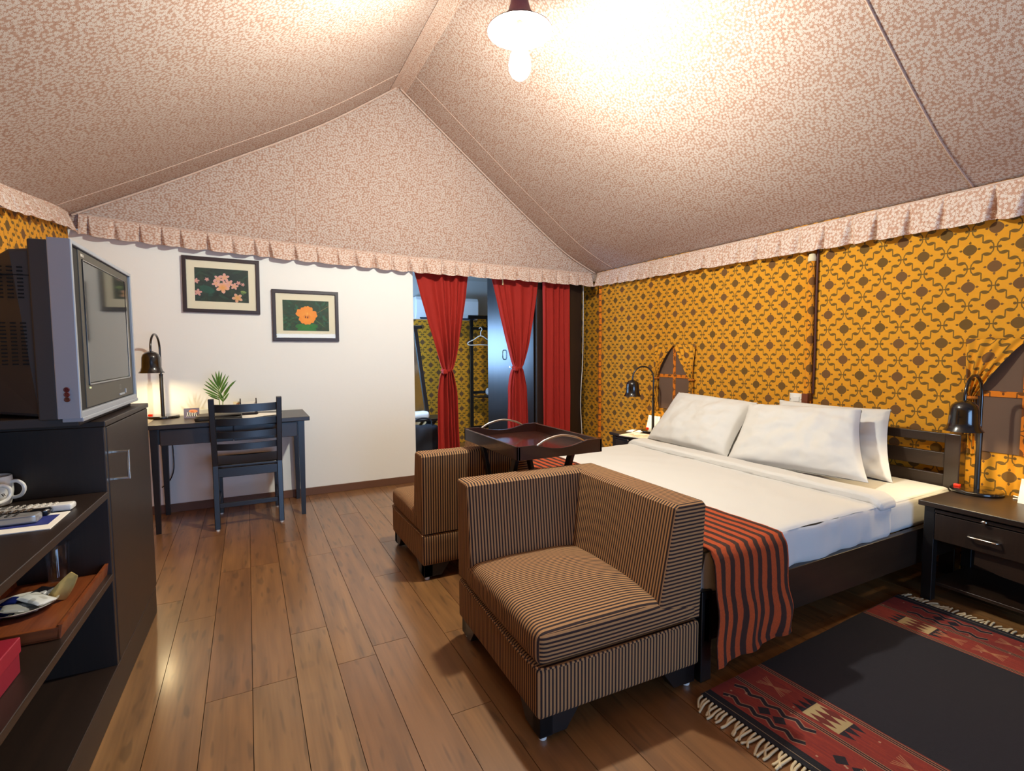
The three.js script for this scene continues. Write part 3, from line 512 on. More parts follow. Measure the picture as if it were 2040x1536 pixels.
// ------------------------------------------------------------------ swan-neck lamps
function deskLamp(label, pos, turn) { // arm reaches along local +x
  const t = thing('swan_neck_lamp', label, 'lamp', pos, turn, 'black swan-neck lamps');
  mesh('base', lathe([[0, 0], [0.105, 0], [0.108, 0.004], [0.108, 0.014], [0.103, 0.019], [0, 0.021]]), M.lampBlack, t);
  mesh('stem', [cyl(0.0125, 0.0125, 0.29, 0, 0.165, 0, 20), cyl(0.014, 0.014, 0.008, 0, 0.308, 0, 20)], M.black, t);
  const R = 0.1, arc = [[0, 0.30, 0], [0, 0.40, 0], [0, 0.485, 0]]; for (let i = 1; i <= 10; i++) { const a = PI * i / 10.5; arc.push([R - R * Math.cos(a), 0.485 + Math.sin(a) * 0.105, 0]); } arc.push([2 * R, 0.478, 0], [2 * R, 0.468, 0]);
  mesh('swan_neck', tube(arc, 0.0075, 70, 12), M.lampBlack, t);
  const prof = [[0.009, 0.147], [0.018, 0.144], [0.037, 0.136], [0.051, 0.122], [0.057, 0.104], [0.059, 0.070], [0.061, 0.037], [0.068, 0.015], [0.080, 0.000]];
  const inner = prof.map(([r, y]) => [Math.max(0.004, r - 0.0025), y - (r < 0.06 ? 0.0025 : 0)]).reverse();
  const sh = mesh('lamp_shade', lathe([...prof, ...inner], 48).translate(2 * R, 0.328, 0), M.lampBlack, t);
  mesh('bulb', lathe([[0, -0.058], [0.018, -0.053], [0.028, -0.036], [0.028, -0.02], [0.016, 0.004], [0.013, 0.03], [0, 0.03]], 24).scale(0.85, 0.85, 0.85).translate(2 * R, 0.392, 0), std({ color: 0xfff2d8, emissive: TABLE, emissiveIntensity: 3 }), t);
  mesh('socket', cyl(0.016, 0.016, 0.05, 2 * R, 0.442, 0, 20), M.black, t);
  mesh('switch', bx(0.018, 0.012, 0.028, 0.02, 0.025, 0.075, 0.003), std({ color: 0xd42a12, emissive: 0xff2a08, emissiveIntensity: 0.8, roughness: 0.3 }), t);
  return t;
}
function lampLight(t, power) {
  const l = new THREE.PointLight(TABLE, power, 0, 2); l.position.set(0.2, 0.368, 0); l.castShadow = true; l.shadow.radius = 1.2; t.add(l);
}
const lamp1 = deskLamp('black swan-neck lamp on the desk against the white wall', [-0.580, 0.76, -4.625], -1.72);
const lamp2 = copy(lamp1, [3.35, 0.5, -1.222], 3.18, 'black swan-neck lamp on the bedside table near the rug');
const lamp3 = copy(lamp1, [3.285, 0.5, -3.55], 2.82, 'black swan-neck lamp beyond the bed, its arm arched over the far table');
lamp1.scale.y = 1.06; lamp2.scale.y = 1.04; lamp3.scale.y = 1.02;
for (const l of [lamp1, lamp2, lamp3]) lampLight(l, LAMP_GLOW);

// ------------------------------------------------------------------ pendant
{
  const t = thing('pendant_lamp', 'hanging ceiling lamp with flared mauve metal shade and glowing bulb', 'lamp', [1.262, 0, -2.34]);
  const y = 2.835, prof = [[0.014, 0.24], [0.030, 0.235], [0.036, 0.20], [0.046, 0.13], [0.060, 0.085], [0.102, 0.040], [0.142, 0.012], [0.162, 0.0]];
  mesh('lamp_shade', lathe([...prof], 60).translate(0, y, 0), phy({ color: 0x6d4450, roughness: 0.35, clearcoat: 0.4 }), t);
  mesh('shade_lining', lathe(prof.map(([r, h]) => [r - 0.0025, h - 0.003]), 60).translate(0, y, 0), std({ color: 0xfff6e8, roughness: 0.5 }), t);
  mesh('chain', tube([[0, y + 0.23, 0], [0, 3.63, 0]], 0.005, 20, 8), M.black, t);
  mesh('bulb_holder', [cyl(0.016, 0.019, 0.05, 0, y + 0.07, 0, 20), cyl(0.021, 0.021, 0.012, 0, y + 0.10, 0, 20), cyl(0.013, 0.016, 0.02, 0, y + 0.038, 0, 20)], std({ color: 0xcbb48a, roughness: 0.5 }), t);
  mesh('bulb', lathe([[0, -0.235], [0.02, -0.231], [0.042, -0.214], [0.054, -0.19], [0.057, -0.16], [0.048, -0.115], [0.026, -0.07], [0.018, -0.03], [0.016, 0.03], [0, 0.032]], 32).translate(0, y, 0), std({ color: 0xffffff, emissive: new THREE.Color().setRGB(1, 0.9, 0.76), emissiveIntensity: 8 }), t);
  const l = new THREE.PointLight(WARM, PENDANT, 0, 2); l.position.set(0, y - 0.165, 0); l.castShadow = true; l.shadow.radius = 2.4; t.add(l);
}

// ------------------------------------------------------------------ television cabinet and what stands in it
const CAB = [-0.428, 0, -2.93], CT = -0.033;
const cabAt = (x, y, z) => { const c = Math.cos(CT), s = Math.sin(CT); return [CAB[0] + x * c + z * s, y, CAB[2] - x * s + z * c]; };
{
  const t = thing('television_cabinet', 'dark wooden television cabinet with open shelves and one steel-handled door', 'cabinet', CAB, CT), D = -0.54, N = 2.25, DV = 0.68;
  mesh('cabinet_top', bb(D, 0.004, 0.994, 1.014, -0.004, DV + 0.028, 0.003), M.cabinet, t); mesh('cabinet_top', bb(D, -0.30, 0.994, 1.014, DV + 0.028, N, 0.003), M.cabinet, t);
  mesh('side_panel', bb(D, -0.004, 0, 0.994, 0, 0.02, 0.002), M.cabinet, t);
  mesh('side_panel', bb(D, -0.002, 0.12, 0.994, DV, DV + 0.024, 0.002), M.cabinet, t);
  mesh('side_panel', bb(D, -0.002, 0, 0.994, N - 0.022, N, 0.002), M.cabinet, t);
  mesh('back_panel', bb(D, D + 0.012, 0.02, 0.994, 0.02, N - 0.02, 0.001), M.cabinet, t);
  for (const [y, k] of [[0.765, 0], [0.468, 1]]) mesh('shelf', bb(D + 0.012, 0, y - 0.024, y, DV + 0.024, N - 0.022, 0.0025), M.cabinet, t);
  mesh('bottom_board', bb(D + 0.012, 0, 0.108, 0.13, 0.02, N - 0.022, 0.002), M.cabinet, t);
  mesh('plinth', bb(-0.05, -0.002, 0, 0.108, 0.02, N - 0.022, 0.002), M.cabinet, t);
  const d = mesh('door', bb(-0.018, 0, 0.132, 0.990, 0.004, DV - 0.004, 0.003), M.cabinet, t);
  mesh('handle', [bx(0.050, 0.009, 0.009, 0.024, 0.892, DV - 0.05, 0.002), bx(0.050, 0.009, 0.009, 0.024, 0.793, DV - 0.05, 0.002), bx(0.009, 0.108, 0.009, 0.048, 0.8425, DV - 0.05, 0.002)], M.chrome, d);
}
{ // wide grey tube television
  const t = thing('television', 'silver and black tube television on the dark cabinet', 'television', [-0.465, 1.014, -2.47], -0.0236), w = 0.405;
  mesh('stand_foot', bb(-0.34, -0.02, 0, 0.03, -w + 0.03, w - 0.05, 0.004), M.charcoal, t);
  const rim = new THREE.Shape([[-w, 0.03], [w, 0.03], [w, 0.592], [-w, 0.592]].map(p => new THREE.Vector2(...p))); rim.holes.push(new THREE.Path([[-w + 0.014, 0.05], [-w + 0.014, 0.578], [w - 0.014, 0.578], [w - 0.014, 0.05]].map(p => new THREE.Vector2(...p))));
  const bz = new THREE.ExtrudeGeometry(rim, { depth: 0.054, bevelEnabled: true, bevelThickness: 0.003, bevelSize: 0.003, bevelOffset: -0.003, bevelSegments: 2 }).translate(0, 0, 0.003).rotateY(PI / 2).translate(-0.06, 0, 0);
  const bezel = mesh('front_bezel', bz, M.silver, t);
  mesh('lower_edge', bb(-0.05, 0.004, 0.018, 0.032, -w + 0.005, w - 0.005, 0.003), M.silver, bezel);
  for (let i = 0; i < 3; i++) mesh('socket', [cyl(0.0075, 0.0075, 0.006, 0, 0, 0, 18).rotateX(PI / 2).translate(-0.032, 0.122 - i * 0.0155, w + 0.001), new THREE.TorusGeometry(0.0062, 0.0018, 8, 18).translate(-0.032, 0.122 - i * 0.0155, w + 0.004)], std({ color: [0x5a1016, 0x6a2420, 0x5e2a1c][i], roughness: 0.3 }), bezel);
  mesh('inner_bezel', bb(-0.05, -0.010, 0.05, 0.578, -w + 0.014, w - 0.014, 0.002), std({ color: 0x191714, roughness: 0.7 }), t);
  mesh('fascia', bb(-0.04, -0.007, 0.054, 0.576, -0.365, 0.31, 0.002), std({ color: 0x4a463e, roughness: 0.5 }), t);
  const scr = mesh('screen', bb(-0.02, -0.005, 0.134, 0.545, -0.30, 0.275, 0.004), phy({ color: 0x24241f, roughness: 0.05, ior: 1.36 }), t);
  mesh('screen_surround', [bb(-0.012, -0.0035, 0.128, 0.134, -0.318, 0.279, 0.001), bb(-0.012, -0.0035, 0.545, 0.549, -0.318, 0.279, 0.001), bb(-0.012, -0.0035, 0.128, 0.549, -0.318, -0.298, 0.001), bb(-0.012, -0.0035, 0.128, 0.549, 0.273, 0.279, 0.001)], M.lampBlack, t);
  mesh('rear_ring', bb(-0.108, -0.058, 0.026, 0.586, -w + 0.006, w - 0.006, 0.006), M.charcoal, t);
  const shell = prism([[0, 0.035], [0.36, 0.06], [0.36, 0.40], [0.06, 0.555], [0, 0.562]], 2 * (w - 0.03), 0.012, 3).translate(0, 0, -(w - 0.03)); { const p = shell.attributes.position; for (let i = 0; i < p.count; i++) { const x = p.getX(i); p.setZ(i, p.getZ(i) * (1 - 0.55 * smooth(0.10, 0.36, x))); p.setX(i, -0.10 - x); } const q = shell.index ? shell.index.array : null; shell.computeVertexNormals(); }
  const sh = mesh('rear_shell', shell, M.charcoal, t);
  const slot = bx(0.014, 0.0045, 0.004, 0, 0, 0, 0.001), slotM = std({ color: 0x050505, roughness: 0.9 });
  for (let c = 0; c < 4; c++) for (const [y0, n] of [[0.395, 9], [0.225, 12]]) for (let i = 0; i < n; i++) { const o = mesh('vent_slot', slot, slotM, sh); o.position.set(-0.135 - c * 0.024, y0 + 0.105 - i * 0.0115, (w - 0.03) * (1 - 0.55 * smooth(0.10, 0.36, 0.035 + c * 0.024)) + 0.0005); }
  mesh('panel_seam', [bb(-0.30, -0.108, 0.475, 0.478, 0.2, w - 0.0295, 0)], slotM, sh);
  const mk = (txt, col, W, H, f) => std({ map: canvasTex(W, H, (c) => { c.clearRect(0, 0, W, H); c.fillStyle = '#4a463e'; c.fillRect(0, 0, W, H); c.fillStyle = col; c.font = f; c.textAlign = 'center'; c.textBaseline = 'middle'; c.fillText(txt, W / 2, H / 2); }), roughness: 0.4 });
  const logo = (nm, W, H, y, z, m) => mesh(nm, new THREE.PlaneGeometry(W, H).rotateY(PI / 2).translate(-0.0065, y, z), m, t);
  logo('maker_lettering', 0.05, 0.013, 0.5615, 0.27, mk('BECO', '#efe6da', 256, 72, 'bold 62px sans-serif'));
  logo('emblem', 0.03, 0.022, 0.098, -0.14, mk('PO', '#1c1812', 128, 96, 'bold 60px sans-serif'));
  mesh('button', bb(-0.012, -0.004, 0.064, 0.072, -0.20, -0.12, 0.001), M.silver, t); mesh('button', bb(-0.012, -0.003, 0.068, 0.086, -0.225, -0.215, 0.001), M.silver, t);
  mesh('indicator_light', bb(-0.012, -0.004, 0.116, 0.122, 0.262, 0.280, 0.001), std({ color: 0xd8e0b0 }), t);
}
// mugs with scattered black letters
const mugTex = canvasTex(512, 256, (c, W, H) => {
  const r = rng(3); c.fillStyle = '#ece5d8'; c.fillRect(0, 0, W, H); c.fillStyle = '#2a2018'; c.font = 'bold 34px sans-serif'; c.textAlign = 'center';
  const s = ['O', 'R', 'P', 'C', 'H', 'O', 'E', 'R', 'O', 'P', 'C', 'E']; let k = 0;
  for (const [x, y, a] of [[40, 190, .3], [78, 165, -.4], [66, 214, .8], [130, 206, .2], [170, 180, -.5], [215, 205, .5], [262, 188, -.3], [300, 212, .6], [350, 190, .1], [395, 208, -.4], [440, 186, .4], [480, 210, 0]]) { c.save(); c.translate(x, y); c.rotate(a); c.fillText(s[k++], 0, 0); c.restore(); }
});
mugTex.repeat.set(1, 1);
function mug(label, pos, turn) {
  const t = thing('mug', label, 'mug', pos, turn, 'white mugs on the cabinet shelf');
  const outer = [[0, 0.004], [0.026, 0.004], [0.029, 0], [0.033, 0.004], [0.038, 0.022], [0.041, 0.045], [0.0405, 0.072], [0.039, 0.094], [0.0375, 0.0955], [0.036, 0.094], [0.0375, 0.06], [0.035, 0.02], [0.028, 0.010], [0, 0.009]];
  const g = lathe(outer, 48); mesh('cup', g, phy({ map: mugTex, roughness: 0.16, clearcoat: 0.8, clearcoatRoughness: 0.05 }), t);
  { const p = g.attributes.position, uv = g.attributes.uv; for (let i = 0; i < p.count; i++) uv.setXY(i, uv.getX(i) * 1, clamp(p.getY(i) / 0.096, 0.01, 0.99)); }
  mesh('handle', tube([[0.037, 0.074, 0], [0.055, 0.076, 0], [0.070, 0.064, 0], [0.073, 0.047, 0], [0.064, 0.030, 0], [0.050, 0.024, 0], [0.037, 0.024, 0]], 0.0058, 40, 12), M.ceramic, t);
  return t;
}
const m1 = mug('white lettered mug farther back on the cabinet shelf, handle to the right', cabAt(-0.275, 0.765, 0.75), -0.2);
const S1 = 0.7655;
{ // handsets lying on a leaflet
  const p = thing('leaflet', 'white and blue leaflet lying under the remote controls', 'leaflet', cabAt(-0.155, 0.765, 1.03), CT + 0.02);
  mesh('paper', bx(0.235, 0.003, 0.175, 0, 0.0015, 0, 0.001), M.paper, p); mesh('printed_panel', bx(0.12, 0.0008, 0.10, 0.04, 0.0034, -0.01, 0.0003), std({ color: 0x26307a, roughness: 0.6 }), p);
  function remote(label, pos, turn, L, W, H, mat, tip, keys) {
    const t = thing('remote_control', label, 'remote control', pos, turn, 'remote controls on the leaflet');
    mesh('case', softBox(L, H, W, Math.min(0.008, H * 0.45), [20, 2, 8], (q) => { const o = [...q]; if (q[1] < 0) o[1] *= 1; o[2] *= 1 - 0.12 * (q[0] / L) ; return o; }).translate(0, H / 2, 0), mat, t);
    const kb = keys; for (let i = 0; i < 8; i++) for (let j = -1; j <= 1; j++) { const o = mesh('key', keyG, kb, t); o.position.set(-L * 0.32 + i * L * 0.082, H + 0.0005, j * W * 0.27); }
    if (tip) mesh('key_panel', bx(L * 0.34, 0.002, W * 0.7, -L * 0.26, H, 0, 0.001), tip, t);
    return t;
  }
  const keyG = softBox(0.008, 0.004, 0.006, 0.0018, [1, 1, 1]);
  remote('white remote control with grey key panel, rear of the three', cabAt(-0.135, 0.7655, 0.90), CT - 0.02, 0.19, 0.05, 0.02, M.whitePlastic, std({ color: 0x55504a, roughness: 0.5 }), std({ color: 0xd8cfc0, roughness: 0.6 }));
  remote('black remote control lying between the white and the silver ones', cabAt(-0.18, 0.7690, 0.955), CT + 0.03, 0.20, 0.045, 0.018, M.lampBlack, null, std({ color: 0x6b5a4a, roughness: 0.6 }));
  remote('silver remote control nearest the shelf edge on the leaflet', cabAt(-0.19, 0.7690, 1.025), CT + 0.04, 0.21, 0.05, 0.024, phy({ color: 0xb4b2b0, roughness: 0.3, metalness: 0.6 }), std({ color: 0xb09858, roughness: 0.5 }), std({ color: 0x3a3632, roughness: 0.6 }));
}
copy(m1, cabAt(-0.275, 0.765, 0.855), 0.75, 'white lettered mug in front, half out of the frame, handle towards the camera');
{ // tea tray on the middle shelf
  const c = cabAt(-0.142, 0.468, 0.90), t = thing('serving_tray', 'reddish wooden serving tray on the lower shelf holding plate and glass', 'tray', c, CT), a = 0.125, b = 0.255;
  mesh('tray_floor', bb(-a, a, 0, 0.008, -b, b, 0.002), M.redWood, t);
  for (const s of [-1, 1]) { mesh('tray_side', prism([[s * (a - 0.010), 0], [s * a, 0], [s * (a + 0.006), 0.04], [s * (a - 0.004), 0.04]], 2 * b, 0.002).translate(0, 0, -b), M.redWood, t); mesh('tray_end', bb(-a, a, 0, 0.034, s * b, s * (b - 0.010), 0.003), M.redWood, t); }
  const gl = thing('drinking_glass', 'tall clear drinking glass standing on the wooden serving tray', 'glass', cabAt(-0.14, 0.476, 0.735));
  mesh('tumbler', lathe([[0, 0], [0.026, 0], [0.0275, 0.003], [0.0335, 0.135], [0.0325, 0.136], [0.0262, 0.008], [0, 0.007]], 40), M.glass, gl);
  const pl = thing('plate', 'shallow pale plate of sachets on the wooden serving tray', 'plate', cabAt(-0.17, 0.476, 0.93));
  mesh('dish', lathe([[0, 0.004], [0.045, 0.002], [0.05, 0.005], [0.085, 0.022], [0.0845, 0.025], [0.05, 0.009], [0, 0.008]], 48), M.ceramic, pl);
  const r = rng(14), sachetG = (w, h, th, s) => softBox(w, th, h, th * 0.48, [8, 1, 10], (p) => { const e = (1 - (2 * p[0] / w) ** 4) * (1 - (2 * p[2] / h) ** 4); return [p[0], p[1] * (0.35 + 0.9 * Math.max(0, e)) + 0.003 * noise(p[0] * 40 + s, p[2] * 40), p[2]]; });
  const print = (bg, fg, s) => std({ roughness: 0.3, map: canvasTex(128, 128, (x) => { const q = rng(s); x.fillStyle = bg; x.fillRect(0, 0, 128, 128); for (let i = 0; i < 7; i++) { x.fillStyle = fg[i % fg.length]; x.beginPath(); x.ellipse(q() * 128, q() * 128, 10 + q() * 22, 6 + q() * 14, q() * 3, 0, 7); x.fill(); } }, [0.07, 0.09]) });
  const look = [['blue and white sachet at the left of the plate', '#1c2a86', ['#e8e6dc', '#2c3ca8', '#c8b040'], -0.045, 0.0, 0.02, 0.3], ['dark blue sachet lying across the plate', '#16205e', ['#dcd8d0', '#303a90'], -0.01, 0.012, -0.02, 1.2], ['black and silver sachet at the back of the plate', '#1a1618', ['#b8b4ae', '#3a3436'], 0.03, 0.02, -0.03, -0.5], ['white sachet on the right of the plate', '#e4e0d6', ['#c8c2b4', '#f4f0e8'], 0.045, 0.024, 0.02, 0.9], ['silver sachet at the front of the plate', '#a8a49a', ['#d8d4c8', '#787468'], 0.01, 0.012, 0.045, 1.7]];
  look.forEach(([label, bg, fg, x, y, z, rot], i) => { const q = cabAt(-0.17 + x * 0.9, 0.476 + 0.013 + y, 0.93 + z * 0.9); const s = thing('sachet', label, 'sachet', q, rot, 'sachets on the plate'); mesh('packet', sachetG(0.055, 0.085, 0.011, i).rotateX(0.05 * i).rotateZ(-0.08 * x * 20), print(bg, fg, 50 + i), s); });
  const bag = thing('paper_packet', 'folded yellow paper packet standing on the wooden serving tray', 'packet', cabAt(-0.075, 0.477, 0.90), 0.6);
  mesh('packet_body', softBox(0.05, 0.085, 0.022, 0.006, [8, 12, 3], (p) => { const k = (p[1] + 0.0425) / 0.085; return [p[0] * (1 - 0.75 * k * k), p[1], p[2] * (1 - 0.8 * k) + 0.010 * k * Math.sin(p[0] * 60)]; }).rotateZ(-0.5).rotateX(0.35).translate(0, 0.044, 0), std({ color: 0xcaa860, roughness: 0.85, bumpMap: plasterBump, bumpScale: 0.002 }), bag);
  const box = thing('red_box', 'crimson red box on the lower shelf at the left edge', 'box', cabAt(-0.192, 0.468, 1.50), CT);
  mesh('box_body', bb(-0.14, 0.14, 0, 0.068, -0.20, 0.2, 0.003), std({ color: 0x8c1228, roughness: 0.6 }), box);
  mesh('box_lid', bb(-0.143, 0.143, 0.05, 0.088, -0.203, 0.203, 0.003), std({ color: 0x98162c, roughness: 0.55 }), box);
}

// ------------------------------------------------------------------ desk corner
{
  const t = thing('desk', 'dark wooden writing desk with tapered legs against the white wall', 'desk', [0, 0, 0]), x0 = -0.63, x1 = 0.408, z0 = -4.165, z1 = -4.718;
  mesh('desk_top', bb(x0, x1, 0.728, 0.76, z1, z0, 0.004), M.dark, t);
  const leg = (x, z) => { const g = new THREE.CylinderGeometry(0.0325, 0.021, 0.728, 4, 1).rotateY(PI / 4).toNonIndexed(); g.computeVertexNormals(); metres(g, 1); return g.translate(x, 0.364, z); };
  for (const x of [x0 + 0.045, x1 - 0.06]) for (const z of [z0 - 0.04, z1 + 0.04]) mesh('leg', leg(x, z), M.chair, t);
  for (const [a, b] of [[x0 + 0.08, x0 + 0.52], [x0 + 0.525, x1 - 0.09]]) mesh('drawer', bb(a, b, 0.612, 0.722, z0 - 0.035, z0 - 0.02, 0.003), M.dark, t);
  mesh('apron', bb(x0 + 0.06, x1 - 0.07, 0.62, 0.728, z0 - 0.05, z0 - 0.036, 0.002), M.dark, t);
  mesh('apron', bb(x0 + 0.04, x0 + 0.055, 0.612, 0.728, z1 + 0.05, z0 - 0.05, 0.002), M.dark, t);
  mesh('apron', bb(x1 - 0.07, x1 - 0.055, 0.612, 0.728, z1 + 0.05, z0 - 0.05, 0.002), M.dark, t);
}
{
  const t = thing('dining_chair', 'black ladder-back wooden chair pushed in at the desk', 'chair', [-0.02, 0, -4.09]), w = 0.205;
  for (const s of [-1, 1]) {
    mesh('rear_leg', [bar([s * w, 0.012, 0.012], [s * (w + 0.001), 0.46, -0.03], 0.036, 0.036, 0.004), bar([s * (w + 0.001), 0.44, -0.03], [s * (w + 0.008), 0.93, 0.028], 0.036, 0.034, 0.004)], M.chair, t);
    mesh('front_leg', bar([s * (w - 0.006), 0.012, -0.41], [s * (w - 0.006), 0.43, -0.41], 0.036, 0.036, 0.004), M.chair, t);
    mesh('seat_rail', bx(0.022, 0.06, 0.36, s * (w - 0.004), 0.405, -0.22), M.chair, t);
    mesh('stretcher', bx(0.018, 0.03, 0.37, s * (w - 0.004), 0.17, -0.20), M.chair, t);
    for (const [x, z] of [[s * w, 0.012], [s * (w - 0.006), -0.41]]) mesh('glide', cyl(0.012, 0.012, 0.012, x, 0.006, z, 14), M.whitePlastic, t);
  }
  for (const [y, z, h] of [[0.862, 0.02, 0.055], [0.765, 0.008, 0.05], [0.672, -0.004, 0.046], [0.585, -0.014, 0.044]]) mesh('back_slat', sheet((u, v) => { const x = lerp(-w, w, u); return [x, y + (v - 0.5) * h - 0.004 * (1 - (2 * u - 1) ** 2), z + 0.022 * (1 - (2 * u - 1) ** 2)]; }, 20, 4, (u, v) => [u * 0.4, v * 0.06], 0.016), M.chair, t);
  mesh('seat', softBox(0.42, 0.022, 0.40, 0.008, [10, 1, 10], (p, a) => [p[0], p[1] - (a[1] > 0.5 ? 0.006 * (1 - (p[0] / 0.21) ** 2) : 0), p[2]]).translate(0, 0.446, -0.22), M.chair, t);
  mesh('rear_rail', bx(2 * w, 0.065, 0.022, 0, 0.40, -0.03), M.chair, t); mesh('front_rail', bx(2 * w, 0.06, 0.022, 0, 0.405, -0.41), M.chair, t);
  mesh('stretcher', bx(2 * w - 0.02, 0.034, 0.018, 0, 0.165, -0.03), M.chair, t);
}
// ------------------------------------------------------------------ framed flower photographs
function picture(label, x0, x1, y0, y1, draw, tilt) {
  const w = x1 - x0, h = y1 - y0, t = thing('framed_picture', label, 'picture', [(x0 + x1) / 2, (y0 + y1) / 2, ZW + 0.001]); t.rotation.z = tilt;
  const b = 0.028, o = new THREE.Shape([[-w / 2, -h / 2], [w / 2, -h / 2], [w / 2, h / 2], [-w / 2, h / 2]].map(p => new THREE.Vector2(...p)));
  o.holes.push(new THREE.Path([[-w / 2 + b, -h / 2 + b], [-w / 2 + b, h / 2 - b], [w / 2 - b, h / 2 - b], [w / 2 - b, -h / 2 + b]].map(p => new THREE.Vector2(...p))));
  mesh('frame', new THREE.ExtrudeGeometry(o, { depth: 0.016, bevelEnabled: true, bevelThickness: 0.003, bevelSize: 0.003, bevelOffset: -0.003, bevelSegments: 2 }).translate(0, 0, 0.003), std({ color: 0x2f1d1a, roughness: 0.4 }), t);
  mesh('mount', bx(w - 0.05, h - 0.05, 0.006, 0, 0, 0.006, 0.001), std({ color: 0xe8e0c6, roughness: 0.9 }), t);
  const pw = w * 0.695, ph = h * 0.60; mesh('print', printed(pw, ph, 0.001).translate(0, 0.002, 0.0098), std({ color: 0xffffff, roughness: 0.6, map: draw(pw, ph) }), t);
  mesh('glass', new THREE.PlaneGeometry(w - 0.054, h - 0.054).translate(0, 0, 0.0135), M.glass, t);
}
const photoTex = (draw, pw, ph) => { const t = canvasTex(768, 512, draw); return t; };
const petal = (c, l, w, a, c0, c1, notch = 0) => { c.save(); c.rotate(a); const g = c.createLinearGradient(0, 0, l, 0); g.addColorStop(0, c0); g.addColorStop(1, c1); c.fillStyle = g; c.beginPath(); c.moveTo(0, 0); c.bezierCurveTo(l * 0.3, -w, l * 0.9, -w, l, -notch * w); c.quadraticCurveTo(l * (1 - notch * 0.2), 0, l, notch * w); c.bezierCurveTo(l * 0.9, w, l * 0.3, w, 0, 0); c.fill(); c.restore(); };
const foliage = (c, s, base, cols, n) => { const r = rng(s); c.fillStyle = base; c.fillRect(0, 0, 768, 512); for (let i = 0; i < n; i++) { c.save(); c.translate(r() * 768, r() * 512); c.rotate(r() * 7); c.globalAlpha = 0.55; c.fillStyle = cols[Math.floor(r() * cols.length)]; c.beginPath(); c.ellipse(0, 0, 20 + r() * 70, 4 + r() * 16, 0, 0, 7); c.fill(); c.restore(); } c.globalAlpha = 1; };
picture('framed photograph of pink frangipani blossoms, the larger and higher of the two', -0.425, 0.112, 1.564, 1.998, (pw, ph) => photoTex((c) => {
  foliage(c, 3, '#1f3026', ['#16281f', '#2b4a34', '#20513c', '#33422c', '#142019'], 150);
  c.fillStyle = 'rgba(24,86,66,0.7)'; c.beginPath(); c.ellipse(170, 330, 110, 55, 0.3, 0, 7); c.fill();
  const fl = (x, y, s, a, p, q) => { c.save(); c.translate(x, y); c.scale(s, s * 0.9); c.rotate(a); for (let k = 0; k < 5; k++) { petal(c, 88, 34, k * 1.257, q, p); } c.restore(); };
  for (const [x, y, s] of [[20, 205, 0.55], [40, 380, 0.7], [170, 175, 0.4], [620, 205, 0.45], [685, 225, 0.35]]) fl(x, y, s, x, '#c98f92', '#d8a08a');
  for (const [x, y, s, a] of [[330, 160, 0.8, 0.2], [420, 130, 0.85, 0.9], [300, 230, 0.75, 1.6], [480, 220, 0.85, 0.4], [560, 260, 0.7, 1.1], [420, 240, 0.8, 2.0]]) fl(x, y, s, a, '#d9a3a8', '#e0a878');
  fl(390, 290, 1.15, 0.15, '#e2b0aa', '#e6a04e'); fl(600, 440, 0.95, 0.5, '#d9a79a', '#d8a050');
  c.save(); c.translate(650, 330); petal(c, 90, 24, 0.25, '#8c9a58', '#6f8a4a'); petal(c, 70, 20, 0.9, '#6c8a4a', '#4f6c3a'); c.restore();
}, pw, ph), -0.012);
picture('framed photograph of one orange hibiscus flower, the smaller and lower of the two', 0.198, 0.726, 1.343, 1.772, (pw, ph) => photoTex((c) => {
  foliage(c, 8, '#21402c', ['#183524', '#2f6b45', '#1e5a44', '#3d3a22', '#27502f', '#123020'], 170);
  c.strokeStyle = '#8a7442'; c.lineWidth = 6; c.beginPath(); c.moveTo(760, 90); c.lineTo(560, 210); c.stroke(); c.strokeStyle = '#5c7a3a'; c.beginPath(); c.moveTo(540, 330); c.lineTo(690, 440); c.stroke();
  c.save(); c.translate(385, 420); for (let k = 0; k < 7; k++) petal(c, 190, 50, PI * (0.02 + k * 0.16) + 0.05 * Math.sin(k * 5), '#2a7a34', '#1e6a30'); c.restore();
  c.save(); c.translate(395, 262); for (const [a, l] of [[-2.75, 190], [-1.95, 165], [-1.25, 170], [-0.25, 175], [0.55, 150], [1.5, 145], [2.45, 150]]) petal(c, l, 78, a, '#f0a03a', '#ee8c2a', 0.4); c.fillStyle = 'rgba(214,96,24,0.35)'; c.beginPath(); c.ellipse(0, 10, 60, 36, 0, 0, 7); c.fill();
  for (const [x, y] of [[-22, 16], [14, 20]]) { c.fillStyle = '#4a1410'; c.beginPath(); c.ellipse(x, y, 9, 18, 0.2, 0, 7); c.fill(); }
  c.strokeStyle = '#f6c860'; c.lineWidth = 7; c.beginPath(); c.moveTo(-4, 6); c.lineTo(10, -60); c.stroke(); c.restore();
}, pw, ph), -0.004);

